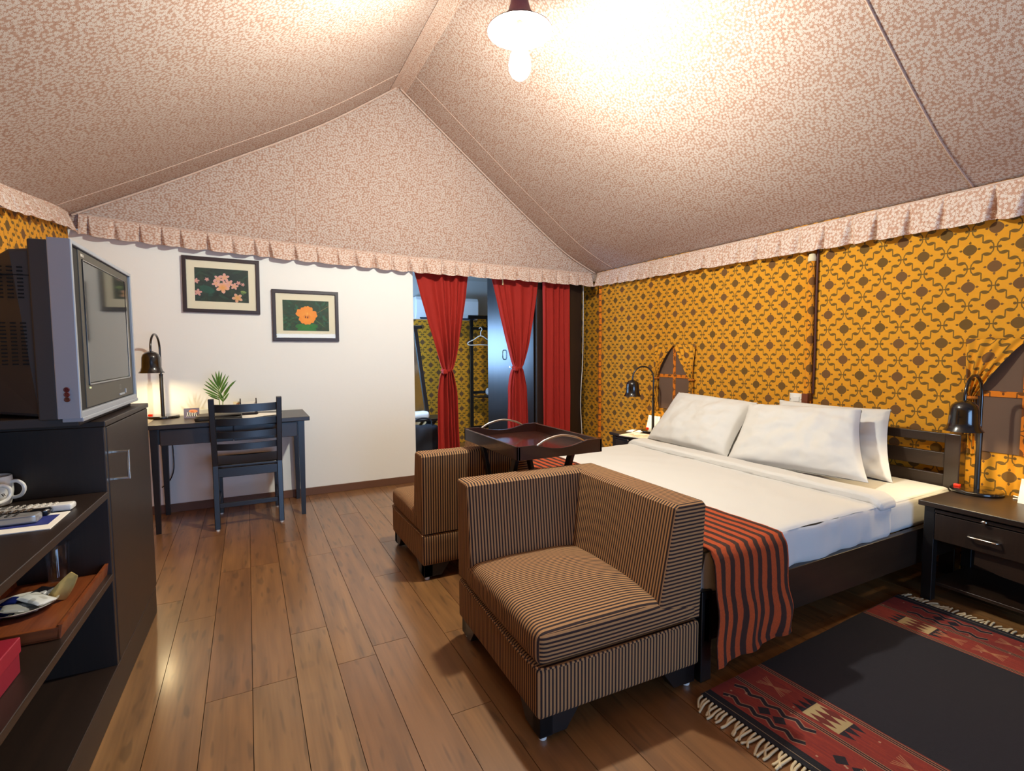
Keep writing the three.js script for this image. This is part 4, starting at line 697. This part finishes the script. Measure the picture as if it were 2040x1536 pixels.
// ------------------------------------------------------------------ things on the desk
{
  const y = 0.76;
  const v = thing('palm_sprigs', 'green palm leaf sprigs standing upright on the desk behind the chair', 'plant', [-0.19, y, -4.50]);
  mesh('vase', lathe([[0, 0], [0.03, 0], [0.034, 0.006], [0.03, 0.05], [0.02, 0.075], [0.023, 0.085], [0.019, 0.085], [0.016, 0.074], [0, 0.07]], 32), M.ceramic, v);
  const leafM = phy({ color: 0x5f8a2e, roughness: 0.55, transmission: 0.3, thickness: 0 }), stemM = std({ color: 0x7a9640, roughness: 0.6 }), leafD = phy({ color: 0x4a7428, roughness: 0.55, transmission: 0.3, thickness: 0 });
  const blade = (b, tip, w) => { const B = V(...b), T = V(...tip), d = T.clone().sub(B), L = d.length(), side = V(-d.y, d.x, 0).normalize().multiplyScalar(w); return sheet((u, k) => { const a = (2 * u - 1) * Math.sin(PI * Math.min(1, 0.06 + 0.94 * k)) ** 0.8; const p = B.clone().addScaledVector(d, k).addScaledVector(side, a); p.y -= 0.10 * L * k * k * (Math.abs(d.x) / L); p.z += -0.004 * Math.abs(2 * u - 1) + 0.012 * Math.sin(k * 3); return [p.x, p.y, p.z]; }, 4, 14); };
  const frond = (base, top, leaves) => { mesh('stem', tube([base, [(base[0] + top[0]) / 2 - 0.004, (base[1] + top[1]) / 2, (base[2] + top[2]) / 2], top], 0.003, 20, 8), stemM, v); leaves.forEach(([k, dx, dy, dz], i) => { const b = [lerp(base[0], top[0], k), lerp(base[1], top[1], k), lerp(base[2], top[2], k)]; mesh('leaflet', blade(b, [b[0] + dx, b[1] + dy, b[2] + dz], 0.0068), i % 3 ? leafM : leafD, v); }); };
  frond([-0.008, 0.05, 0], [-0.010, 0.235, 0.01], [[0.42, -0.075, 0.050, 0.02], [0.5, -0.095, 0.060, 0.01], [0.58, -0.108, 0.075, 0.02], [0.66, -0.10, 0.092, 0.0], [0.74, -0.088, 0.10, 0.02], [0.82, -0.07, 0.105, 0], [0.9, -0.045, 0.12, 0.01], [0.95, -0.018, 0.125, 0], [1, 0.006, 0.122, 0.01], [0.96, 0.025, 0.118, 0], [0.85, 0.05, 0.125, 0.02], [0.7, 0.07, 0.145, 0], [0.6, 0.065, 0.115, 0.02]]);
  frond([0.010, 0.05, 0.01], [0.024, 0.185, 0.02], [[1, 0.085, 0.10, 0.0], [0.9, 0.07, 0.105, 0.02], [0.75, 0.05, 0.09, 0.0], [0.6, -0.03, 0.07, 0.02], [0.5, 0.04, 0.07, 0.01], [0.45, -0.03, 0.06, 0.0]]);
  const cd = thing('photo_card', 'small printed card with black and white stripes propped on the desk', 'card', [-0.385, y, -4.50], 0.05);
  const zebra = canvasTex(256, 256, (c) => { c.fillStyle = '#6d6476'; c.fillRect(0, 0, 256, 256); c.save(); c.translate(128, 140); for (let i = 0; i < 12; i++) { c.fillStyle = i & 1 ? '#151218' : '#f0ece4'; c.beginPath(); c.moveTo(-90 + i * 16, 70); c.quadraticCurveTo(-60 + i * 12, -10, -80 + i * 14, -40); c.lineTo(-66 + i * 14, -40); c.quadraticCurveTo(-44 + i * 12, -10, -76 + i * 16, 70); c.fill(); } c.fillStyle = '#e09060'; c.beginPath(); c.ellipse(26, -62, 74, 40, 0.1, 0, 7); c.fill(); c.fillStyle = '#d0703c'; c.beginPath(); c.ellipse(10, -44, 30, 18, 0.4, 0, 7); c.fill(); c.restore(); });
  mesh('card_face', printed(0.10, 0.075, 0.004).rotateX(-0.22).translate(0, 0.037, 0), std({ map: zebra, roughness: 0.5 }), cd);
  mesh('card_foot', bx(0.10, 0.060, 0.004, 0, 0.028, -0.026, 0.001, [0.45, 0, 0]).translate(0, 0.0, -0.012), M.paper, cd);
  const bk = thing('notepad_block', 'pale grey block of paper behind the striped card on the desk', 'notepad', [-0.30, y, -4.58], -0.1);
  mesh('pages', bx(0.075, 0.055, 0.04, 0, 0.0275, 0, 0.002), std({ color: 0xc9c6ba, roughness: 0.8 }), bk);
  const fo = thing('leather_folder', 'dark leather folder lying on the desk behind the chair', 'folder', [-0.20, y, -4.36], 0.0);
  mesh('cover', softBox(0.30, 0.022, 0.23, 0.008, [10, 1, 8], (p) => [p[0], p[1] + 0.003 * noise(p[0] * 8, p[2] * 8), p[2]]).translate(0, 0.0125, 0), std({ color: 0x2c2620, roughness: 0.5, bumpMap: plasterBump, bumpScale: 0.001 }), fo);
  mesh('flap', softBox(0.29, 0.010, 0.22, 0.004, [10, 1, 8], (p) => [p[0], p[1] + 0.004 + 0.004 * Math.sin(p[0] * 9), p[2]]).translate(0.002, 0.026, -0.004), std({ color: 0x39322a, roughness: 0.5 }), fo);
  const sh = (label, x, z, w, d, rot, yy) => { const s = thing('paper_sheet', label, 'paper', [x, y + yy, z], rot, 'papers on the desk'); mesh('page', sheet((u, q) => [(u - .5) * w, 0.002 + 0.010 * u * u * q, (q - .5) * d], 10, 10, null, 0.0008), M.paper, s); };
  sh('cream sheet of paper half under the dark folder on the desk', 0.02, -4.36, 0.15, 0.20, 0.15, 0.001); sh('white sheet of paper curling at the right of the desk', 0.13, -4.40, 0.17, 0.22, -0.2, 0.0045);
  const ho = thing('letter_holder', 'small dark wooden letter holder with two uprights on the desk', 'letter holder', [-0.005, y, -4.58]);
  mesh('holder_base', bx(0.135, 0.014, 0.07, 0, 0.007, 0), M.dark, ho); for (const s of [-1, 1]) mesh('upright', prism([[-0.03, 0], [0.03, 0], [0.03, 0.075], [0.012, 0.112], [-0.03, 0.085]], 0.009, 0.001).rotateY(PI / 2).translate(s * 0.056 - 0.0045, 0.012, 0), M.dark, ho); mesh('holder_back', bx(0.11, 0.06, 0.008, 0, 0.044, -0.026), M.dark, ho);
  const en = thing('envelope', 'white envelopes standing in the dark letter holder on the desk', 'envelope', [-0.005, y + 0.014, -4.575]); mesh('envelope_body', bx(0.10, 0.082, 0.012, 0, 0.041, 0, 0.001), M.paper, en);
  const oc = thing('orange_card', 'small cream card with orange print beside the letter holder', 'card', [-0.085, y, -4.60], 0.1);
  const oct = canvasTex(128, 128, (c) => { c.fillStyle = '#f2dcae'; c.fillRect(0, 0, 128, 128); c.fillStyle = '#c66a2a'; c.fillRect(50, 18, 50, 22); c.fillStyle = '#e0a050'; c.beginPath(); c.ellipse(40, 74, 26, 18, 0, 0, 7); c.fill(); });
  mesh('card_face', printed(0.05, 0.10, 0.003).rotateX(-0.12).translate(0, 0.05, 0), std({ map: oct, roughness: 0.7 }), oc); mesh('card_foot', bx(0.05, 0.09, 0.003, 0, 0, 0, 0.001).rotateX(0.3).translate(0, 0.045, -0.022), M.paper, oc);
  const cord = (label, pts, r, m) => { const t = thing('power_cord', label, 'cord', [0, 0, 0]); mesh('cable', tube(pts, r, 60, 8), m, t); return t; };
  const c1 = cord('black power cord hanging under the desk at its left leg', [[-0.56, 0.74, -4.72], [-0.545, 0.6, -4.715], [-0.535, 0.45, -4.70], [-0.54, 0.33, -4.69], [-0.575, 0.25, -4.70], [-0.62, 0.21, -4.715]], 0.004, M.black);
  const c2 = cord('thin grey cord with inline switch hanging under the desk', [[-0.575, 0.73, -4.722], [-0.575, 0.56, -4.718], [-0.582, 0.45, -4.715], [-0.575, 0.3, -4.718], [-0.60, 0.18, -4.722]], 0.0025, std({ color: 0x8a8478 })); mesh('inline_switch', softBox(0.016, 0.05, 0.012, 0.005, [2, 4, 2]).translate(-0.582, 0.45, -4.712), std({ color: 0x6a665c }), c2);
}

// ------------------------------------------------------------------ on the far and near bedside tables
{
  const y = 0.5;
  const mg = thing('magazine', 'colour-printed magazine lying on the far bedside table', 'magazine', [3.02, y, -3.43], 0.25);
  const mt = canvasTex(256, 256, (c) => { const r = rng(6); c.fillStyle = '#efe4d6'; c.fillRect(0, 0, 256, 256); for (let i = 0; i < 40; i++) { c.fillStyle = ['#d08a6a', '#c8a884', '#e8c8b0', '#a8766a', '#8aa0a8'][i % 5]; c.globalAlpha = 0.5; c.beginPath(); c.ellipse(40 + r() * 180, 40 + r() * 180, 10 + r() * 34, 6 + r() * 18, r() * 3, 0, 7); c.fill(); } c.globalAlpha = 1; });
  mesh('pages', bx(0.21, 0.006, 0.28, 0, 0.003, 0, 0.002), M.paper, mg); mesh('cover', printed(0.21, 0.001, 0.28).translate(0, 0.0065, 0), std({ map: mt, roughness: 0.3 }), mg);
  const np = thing('notepad', 'white notepad behind the magazine on the far bedside table', 'notepad', [3.16, y, -3.635], 0.4); mesh('pages', bx(0.12, 0.008, 0.14, 0, 0.004, 0, 0.001), M.paper, np);
  const pn = thing('pencil', 'thin brown pencil lying across the white notepad', 'pencil', [3.16, y + 0.012, -3.635], 0.5); mesh('shaft', cyl(0.0035, 0.0035, 0.13, 0, 0, 0, 8).rotateZ(PI / 2), std({ color: 0x7a4a24, roughness: 0.5 }), pn); mesh('tip', new THREE.ConeGeometry(0.0035, 0.014, 8).rotateZ(-PI / 2).translate(0.072, 0, 0), std({ color: 0xd0b080 }), pn);
  const tent = (label, x, z, turn, w, h) => { const t = thing('tent_card', label, 'card', [x, y, z], turn); for (const s of [-1, 1]) mesh('card_side', bx(w, h, 0.002, 0, 0, 0, 0.0006).rotateX(-s * 0.28).translate(0, h / 2 * Math.cos(0.28), s * h / 2 * Math.sin(0.28)), M.paper, t); };
  tent('cream folded tent card behind the lamp on the far table', 3.40, -3.655, PI / 2 + 0.1, 0.14, 0.135);
  tent('cream folded tent card at the right edge of the near bedside table', 3.33, -0.985, PI / 2, 0.12, 0.12);
  const cd = thing('power_cord', 'white lamp cord trailing across the near bedside table', 'cord', [0, 0, 0]); mesh('cable', tube([[3.36, 0.5035, -1.08], [3.38, 0.5035, -1.05], [3.40, 0.5035, -1.06], [3.425, 0.5035, -1.10]], 0.003, 24, 8), M.whitePlastic, cd);
}
// ------------------------------------------------------------------ on the amber wall
{
  const s = thing('light_switch', 'white rocker light switch on the amber wall above the bed', 'switch', [XR - 0.0005, 0.895, -2.30]);
  mesh('switch_plate', softBox(0.016, 0.086, 0.098, 0.004, [2, 6, 6]).translate(-0.030, 0, 0), M.whitePlastic, s); mesh('back_box', bx(0.024, 0.08, 0.09, -0.012, 0, 0), M.whitePlastic, s);
  mesh('rocker', bx(0.007, 0.036, 0.046, -0.0405, 0.002, 0.004, 0.002), M.whitePlastic, s); for (const z of [-0.04, 0.04]) mesh('screw', cyl(0.0035, 0.0035, 0.003, 0, 0, 0, 12).rotateZ(PI / 2).translate(-0.039, 0, z), M.chrome, s);
  const j = thing('junction_box', 'brown junction box beside the white light switch', 'junction box', [XR - 0.0005, 0.895, -2.228]); mesh('box_body', bx(0.058, 0.092, 0.044, -0.029, 0, 0.004, 0.003), std({ color: 0x6b3216, roughness: 0.6 }), j);
  const p = thing('tent_pole', 'cloth-sleeved tent pole standing against the amber wall above the bed', 'pole', [XR - 0.026, 0, -2.222]);
  mesh('sleeve', sheet((u, v) => { const a = u * 2 * PI, r = 0.022 + 0.002 * noise(v * 14, u * 3); return [r * Math.cos(a), lerp(0.02, 1.875, v), r * Math.sin(a)]; }, 24, 60, (u, v) => [u * 0.14 + 0.06, v * 1.86]), std({ map: amberTex, color: 0xfff0c8, roughness: 0.9 }), p);
  mesh('tape_band', lathe([[0.0235, 0], [0.026, 0.004], [0.0275, 0.022], [0.0255, 0.030], [0.018, 0.05]], 28).translate(0, 1.852, 0), std({ color: 0xe0cfa8, roughness: 0.7 }), p);
  const c = thing('cable_conduit', 'thin dark brown cable running down beside the sleeved tent pole', 'cable', [0, 0, 0]); mesh('cable', tube([[XR - 0.014, 1.94, -2.190], [XR - 0.012, 1.5, -2.193], [XR - 0.013, 1.2, -2.191], [XR - 0.012, 0.945, -2.195]], 0.0085, 40, 8), std({ color: 0x4a1f0c, roughness: 0.5 }), c);
  // sewn-in tent windows with tied side curtains
  const win = (n, zc) => {
    const t = struct('window_' + n), X = XR - 0.002, hw = 0.20, y0 = 0.70, ym = 1.00, y1 = 1.27;
    for (const [a, b] of [[-hw, 0], [0, hw]]) for (const [c0, c1] of [[y0, ym], [ym, y1]]) mesh('pane', bb(X - 0.006, X, c0, c1, zc + a, zc + b, 0.001), M.brownCloth, t);
    mesh('muntin', bx(0.006, y1 - y0, 0.030, X - 0.008, (y0 + y1) / 2, zc, 0.001), M.orange, t); mesh('muntin', bx(0.0062, 0.030, 2 * hw, X - 0.008, ym + 0.01, zc, 0.001), M.orange, t);
    for (const s of [-1, 1]) mesh('side_curtain', sheet((u, v) => {
      const y = lerp(y1 + 0.03, 0.985, v), k = v; const outer = hw + 0.055 - 0.02 * k, innerTop = -0.01, inner = lerp(innerTop, hw + 0.005, Math.pow(k, 0.75)) ; const q = lerp(outer, inner, u);
      return [X - 0.014 - 0.011 * (1 + Math.sin(u * 26 + k * 2)) * (0.5 + 0.5 * k) - 0.02 * Math.sin(PI * k) * u, y - 0.05 * k * u * (1 - k), zc + s * q];
    }, 60, 30, (u, v) => [u * 0.2, v * 0.34]), M.amber, t);
    for (const s of [-1, 1]) mesh('side_curtain', sheet((u, v) => { const y = lerp(0.985, y0 - 0.02, v), wd = lerp(0.03, 0.07, Math.sqrt(v)); return [X - 0.014 - 0.009 * (1 + Math.sin(u * 26)), y, zc + s * (hw + 0.018 + (u - 0.5) * wd)]; }, 40, 20, (u, v) => [u * 0.2, v * 0.3]), M.amber, t);
    for (const s of [-1, 1]) mesh('tie_band', new THREE.TorusGeometry(0.022, 0.007, 10, 24).scale(1, 1, 1.2).rotateX(PI / 2).translate(X - 0.022, 0.985, zc + s * (hw + 0.018)), M.orange, t);
  };
  win(2, -3.50); win(3, -1.095);
}
// ------------------------------------------------------------------ red curtains of the dressing area
function tiedCurtain(label, x0, x1, xt, yt, wt, bottom, seed) {
  const t = thing('curtain', label, 'curtain', [0, 0, ZW - 0.055]);
  const topY = 2.03, f = (y) => { // half-widths left and right of the tie
    if (y > yt) { const k = (y - yt) / (1.96 - yt), e = Math.pow(clamp(k, 0, 1.05), 0.92); return [lerp(xt - wt / 2, x0, e), lerp(xt + wt / 2, x1, Math.pow(clamp(k, 0, 1.05), 0.62))]; }
    const k = clamp((yt - y) / 0.22, 0, 1); const w = lerp(wt, bottom, Math.sqrt(k)) * lerp(1, 1.15, (yt - y) / yt); return [xt - w / 2 + 0.01 * (yt - y), xt + w / 2 + 0.02 * (yt - y)];
  };
  const part = (nm, ya, yb, nv) => mesh(nm, sheet((u, v) => {
    const y = lerp(ya, yb, v), [a, b] = f(y), w = b - a; let amp = clamp(0.055 * (0.5 / Math.max(0.14, w)) * 0.30, 0.014, 0.034), ph = (u + 0.06 * Math.sin(u * 7 + seed)) * 2 * PI * 5.5 + 2.2 * noise(u * 3, seed); amp = amp * (0.35 + 0.65 * smooth(-0.35, 0.4, noise(u * 3.4, seed + 2)));
    return [lerp(a, b, u) + 0.004 * noise(y * 5, u * 9 + seed), y, amp * Math.sin(ph) + 0.012 * noise(u * 6 + seed, y * 2.4) + (Math.abs(y - yt) < 0.06 ? 0.012 * (1 - Math.abs(y - yt) / 0.06) : 0)];
  }, 120, nv, (u, v) => [u * 0.9, lerp(ya, yb, v)], 0.003), M.redCloth, t);
  part('upper_drape', topY, yt, 60); part('lower_drape', yt, 0.02, 40);
  mesh('tie_knot', [new THREE.TorusGeometry(wt / 2 + 0.006, 0.013, 12, 32).scale(1, 0.7, 1).rotateX(PI / 2 + 0.15).translate(xt, yt, 0.0), softBox(0.05, 0.05, 0.035, 0.015, [3, 3, 3], p => [p[0] + 0.006 * noise(p[1] * 30, p[0] * 30), p[1], p[2]]).translate(xt - wt * 0.4, yt - 0.012, 0.04)], M.redCloth, t);
}
tiedCurtain('leftmost red curtain knotted at the middle beside the white wall', 1.445, 1.985, 1.748, 1.062, 0.085, 0.20, 1);
tiedCurtain('middle red curtain knotted at the middle in front of the dark door', 2.255, 2.785, 2.535, 1.075, 0.085, 0.21, 5);
{
  const t = thing('curtain', 'rightmost red curtain hanging straight and untied beside the amber wall', 'curtain', [0, 0, ZW - 0.055]);
  mesh('drape', sheet((u, v) => { const y = lerp(2.03, 0.02, v), w = 1 + 0.10 * v; return [3.02 + (u - 0.5) * 0.325 * w + 0.01 * v, y, 0.022 * Math.sin((u + 0.05 * Math.sin(u * 9)) * 2 * PI * 4.2 + noise(u * 3, v) * 2) * (0.5 + 0.5 * smooth(-.3, .3, noise(u * 4, 7))) + 0.012 * noise(u * 5, v * 3)]; }, 110, 50, (u, v) => [u * 0.6, v * 2], 0.003), M.redCloth, t);
  const r = thing('curtain_rod', 'curtain rod under the far valance carrying the red curtains', 'curtain rod', [0, 0, 0]); mesh('rod', tube([[1.405, 2.045, ZW - 0.055], [3.56, 2.045, ZW - 0.055]], 0.012, 20, 12), M.baseboard, r);
  mesh('hook', bb(2.355, 2.368, 1.925, 2.05, ZW - 0.038, ZW - 0.030, 0.002), std({ color: 0xd8c48c, roughness: 0.5 }), r);
}
// ------------------------------------------------------------------ dressing area
{
  const w = thing('wardrobe', 'dark wooden wardrobe frame with a glossy door standing half open', 'wardrobe', [0, 0, 0]);
  mesh('frame_post', bb(2.805, 2.905, 0, 2.15, -4.93, -4.84, 0.003), M.dark, w); mesh('side_board', bb(3.15, 3.40, 0, 2.15, -4.90, -4.85, 0.003), M.dark, w); mesh('back_board', bb(2.905, 3.15, 0, 2.15, -4.92, -4.89, 0.002), M.dark, w);
  const a = 0.5585, L = 0.60, hx = 2.80, hz = -4.885, dir = [-Math.sin(a), -Math.cos(a)], nrm = [-Math.cos(a), Math.sin(a)];
  const door = bx(0.035, 2.1, L, 0, 1.07, -L / 2, 0.003).rotateY(a).translate(hx, 0, hz);
  const d = mesh('door', door, phy({ map: darkTex, color: 0xb8b0b0, roughness: 0.27, clearcoat: 0.3, clearcoatRoughness: 0.3 }), w);
  const at = (k, o, y) => [hx + dir[0] * L * k + nrm[0] * o, y, hz + dir[1] * L * k + nrm[1] * o];
  mesh('handle', tube([at(0.62, 0.018, 1.26), at(0.62, 0.05, 1.255), at(0.62, 0.05, 1.16), at(0.62, 0.018, 1.155)], 0.005, 30, 8), M.lampBlack, d);
  mesh('lock', cyl(0.008, 0.008, 0.008, 0, 0, 0, 14).rotateZ(PI / 2).rotateY(a).translate(...at(0.5, 0.02, 1.07)), M.chrome, d);
  const wire = thing('power_cord', 'white cable running down the edge of the dark wardrobe board', 'cord', [0, 0, 0]); mesh('cable', tube([[3.41, 2.05, -4.835], [3.412, 1.5, -4.836], [3.405, 1.1, -4.835], [3.385, 0.85, -4.832], [3.38, 0.6, -4.834], [3.40, 0.3, -4.835], [3.40, 0.03, -4.835]], 0.0045, 60, 8), M.whitePlastic, wire);
  const ac = thing('air_conditioner', 'white wall-mounted air conditioner high behind the left red curtain', 'air conditioner', [2.33, 1.80, -6.5]);
  mesh('case', prism([[0, -0.14], [0.16, -0.14], [0.20, -0.06], [0.205, 0.10], [0.18, 0.14], [0, 0.14]], 0.86, 0.012, 3).rotateY(-PI / 2).translate(0.43, 0, 0), M.whitePlastic, ac); mesh('louvre', bx(0.74, 0.012, 0.05, 0, -0.125, 0.175, 0.003, [0.5, 0, 0]), std({ color: 0x2a3848 }), ac);
  // slim dark clothes stand with rungs
  const st = thing('clothes_stand', 'tall dark wooden clothes stand with rungs beside the wardrobe door', 'clothes stand', [0, 0, 0]), zs = -6.2;
  mesh('upright', bar([2.575, 0, zs + 0.06], [2.66, 1.70, zs - 0.12], 0.045, 0.03), M.black, st); mesh('upright', bar([3.02, 0, zs + 0.06], [2.90, 1.70, zs - 0.12], 0.045, 0.03), M.black, st);
  mesh('top_rail', bx(0.34, 0.045, 0.04, 2.78, 1.70, zs - 0.12), M.black, st); mesh('rung', bx(0.36, 0.035, 0.03, 2.78, 0.705, zs - 0.02), M.black, st); mesh('rung', bx(0.30, 0.035, 0.03, 2.78, 1.55, zs - 0.10), M.black, st); mesh('rung', bx(0.40, 0.035, 0.03, 2.79, 0.25, zs + 0.03), M.black, st); mesh('shelf_board', bx(0.36, 0.016, 0.22, 2.80, 0.655, zs + 0.07), M.black, st);
  const hg = thing('coat_hanger', 'white plastic coat hanger hooked on the dark clothes stand', 'hanger', [2.74, 1.50, zs + 0.005]);
  mesh('hook', tube([[0.0, -0.05, 0], [0, 0.0, 0], [0.018, 0.035, 0], [0.0, 0.062, 0], [-0.022, 0.045, 0]], 0.006, 30, 8), M.whitePlastic, hg); mesh('shoulders', tube([[0, -0.05, 0], [0.10, -0.10, 0], [0.19, -0.145, 0], [0.19, -0.165, 0], [0.0, -0.168, 0], [-0.18, -0.165, 0], [-0.185, -0.145, 0], [-0.10, -0.10, 0]], 0.007, 80, 8, true), M.whitePlastic, hg);
  const tw = thing('folded_towel', 'small white folded towel on the clothes stand shelf', 'towel', [2.865, 0.664, zs + 0.08]); mesh('cloth', softBox(0.16, 0.10, 0.15, 0.045, [6, 4, 6], p => [p[0], p[1] + 0.006 * noise(p[0] * 20, p[2] * 20), p[2]]).translate(0, 0.05, 0), M.white, tw);
  // leaning standing mirror and luggage rack beside the white wall
  const mr = thing('standing_mirror', 'dark-framed standing mirror leaning at the left of the dressing area', 'mirror', [0, 0, 0]), zm = -5.75;
  mesh('frame_side', bar([1.885, 0.02, zm + 0.10], [1.735, 1.52, zm - 0.05], 0.045, 0.035), M.black, mr); mesh('frame_side', bar([1.33, 0.02, zm + 0.10], [1.48, 1.52, zm - 0.05], 0.045, 0.035), M.black, mr); mesh('frame_top', tube([[1.44, 1.53, zm - 0.04], [1.80, 1.53, zm - 0.04]], 0.02, 10, 12), M.black, mr);
  mesh('mirror_glass', sheet((u, v) => { const y = lerp(0.2, 1.48, v), k = (y - 0.02) / 1.5, hw = lerp(0.255, 0.105, k); return [1.608 + (2 * u - 1) * hw, y, zm + 0.10 - 0.15 * k]; }, 1, 1, null, 0.006), std({ color: 0xb8c4bc, metalness: 1, roughness: 0.08 }), mr);
  const lr = thing('luggage_rack', 'black folding luggage rack holding a black bag by the white wall', 'luggage rack', [0, 0, 0]), zl = -5.45;
  mesh('rack_top', bb(1.44, 1.98, 0.50, 0.522, zl - 0.18, zl + 0.18, 0.003), M.black, lr); for (const s of [-1, 1]) { mesh('leg', bar([1.50, 0, zl + s * 0.15], [1.93, 0.50, zl + s * 0.15], 0.035, 0.025), M.black, lr); mesh('leg', bar([1.93, 0, zl + s * 0.12], [1.50, 0.50, zl + s * 0.12], 0.035, 0.025), M.black, lr); } mesh('stretcher', bx(0.03, 0.03, 0.28, 1.91, 0.03, zl), M.black, lr);
  const bg = thing('bag', 'slumped black cloth bag hanging below the luggage rack', 'bag', [1.62, 0.06, zl + 0.26]); mesh('bag_body', softBox(0.34, 0.42, 0.15, 0.06, [12, 12, 6], p => [p[0] * (1 + 0.1 * noise(p[1] * 5, 2)), p[1] + 0.02 * noise(p[0] * 9, p[2] * 9), p[2] * (1 + 0.3 * noise(p[0] * 7, p[1] * 7))]).translate(0, 0.21, 0), std({ color: 0x16151a, roughness: 0.8 }), bg); mesh('strap', tube([[-0.10, 0.38, 0.02], [-0.08, 0.47, 0.0], [0.08, 0.47, 0.0], [0.10, 0.38, 0.02]], 0.009, 30, 8), std({ color: 0x16151a, roughness: 0.7 }), bg);
  const cl = thing('folded_cloth', 'pale folded cloth lying on top of the luggage rack', 'cloth', [1.62, 0.523, zl + 0.0]); mesh('cloth', softBox(0.26, 0.045, 0.2, 0.02, [10, 2, 8], p => [p[0], p[1] * (1.3 + p[0] * 3) + 0.010 * noise(p[0] * 14, p[2] * 14), p[2]]).translate(0, 0.03, 0), M.white, cl);
}
renderer.render(scene, camera);
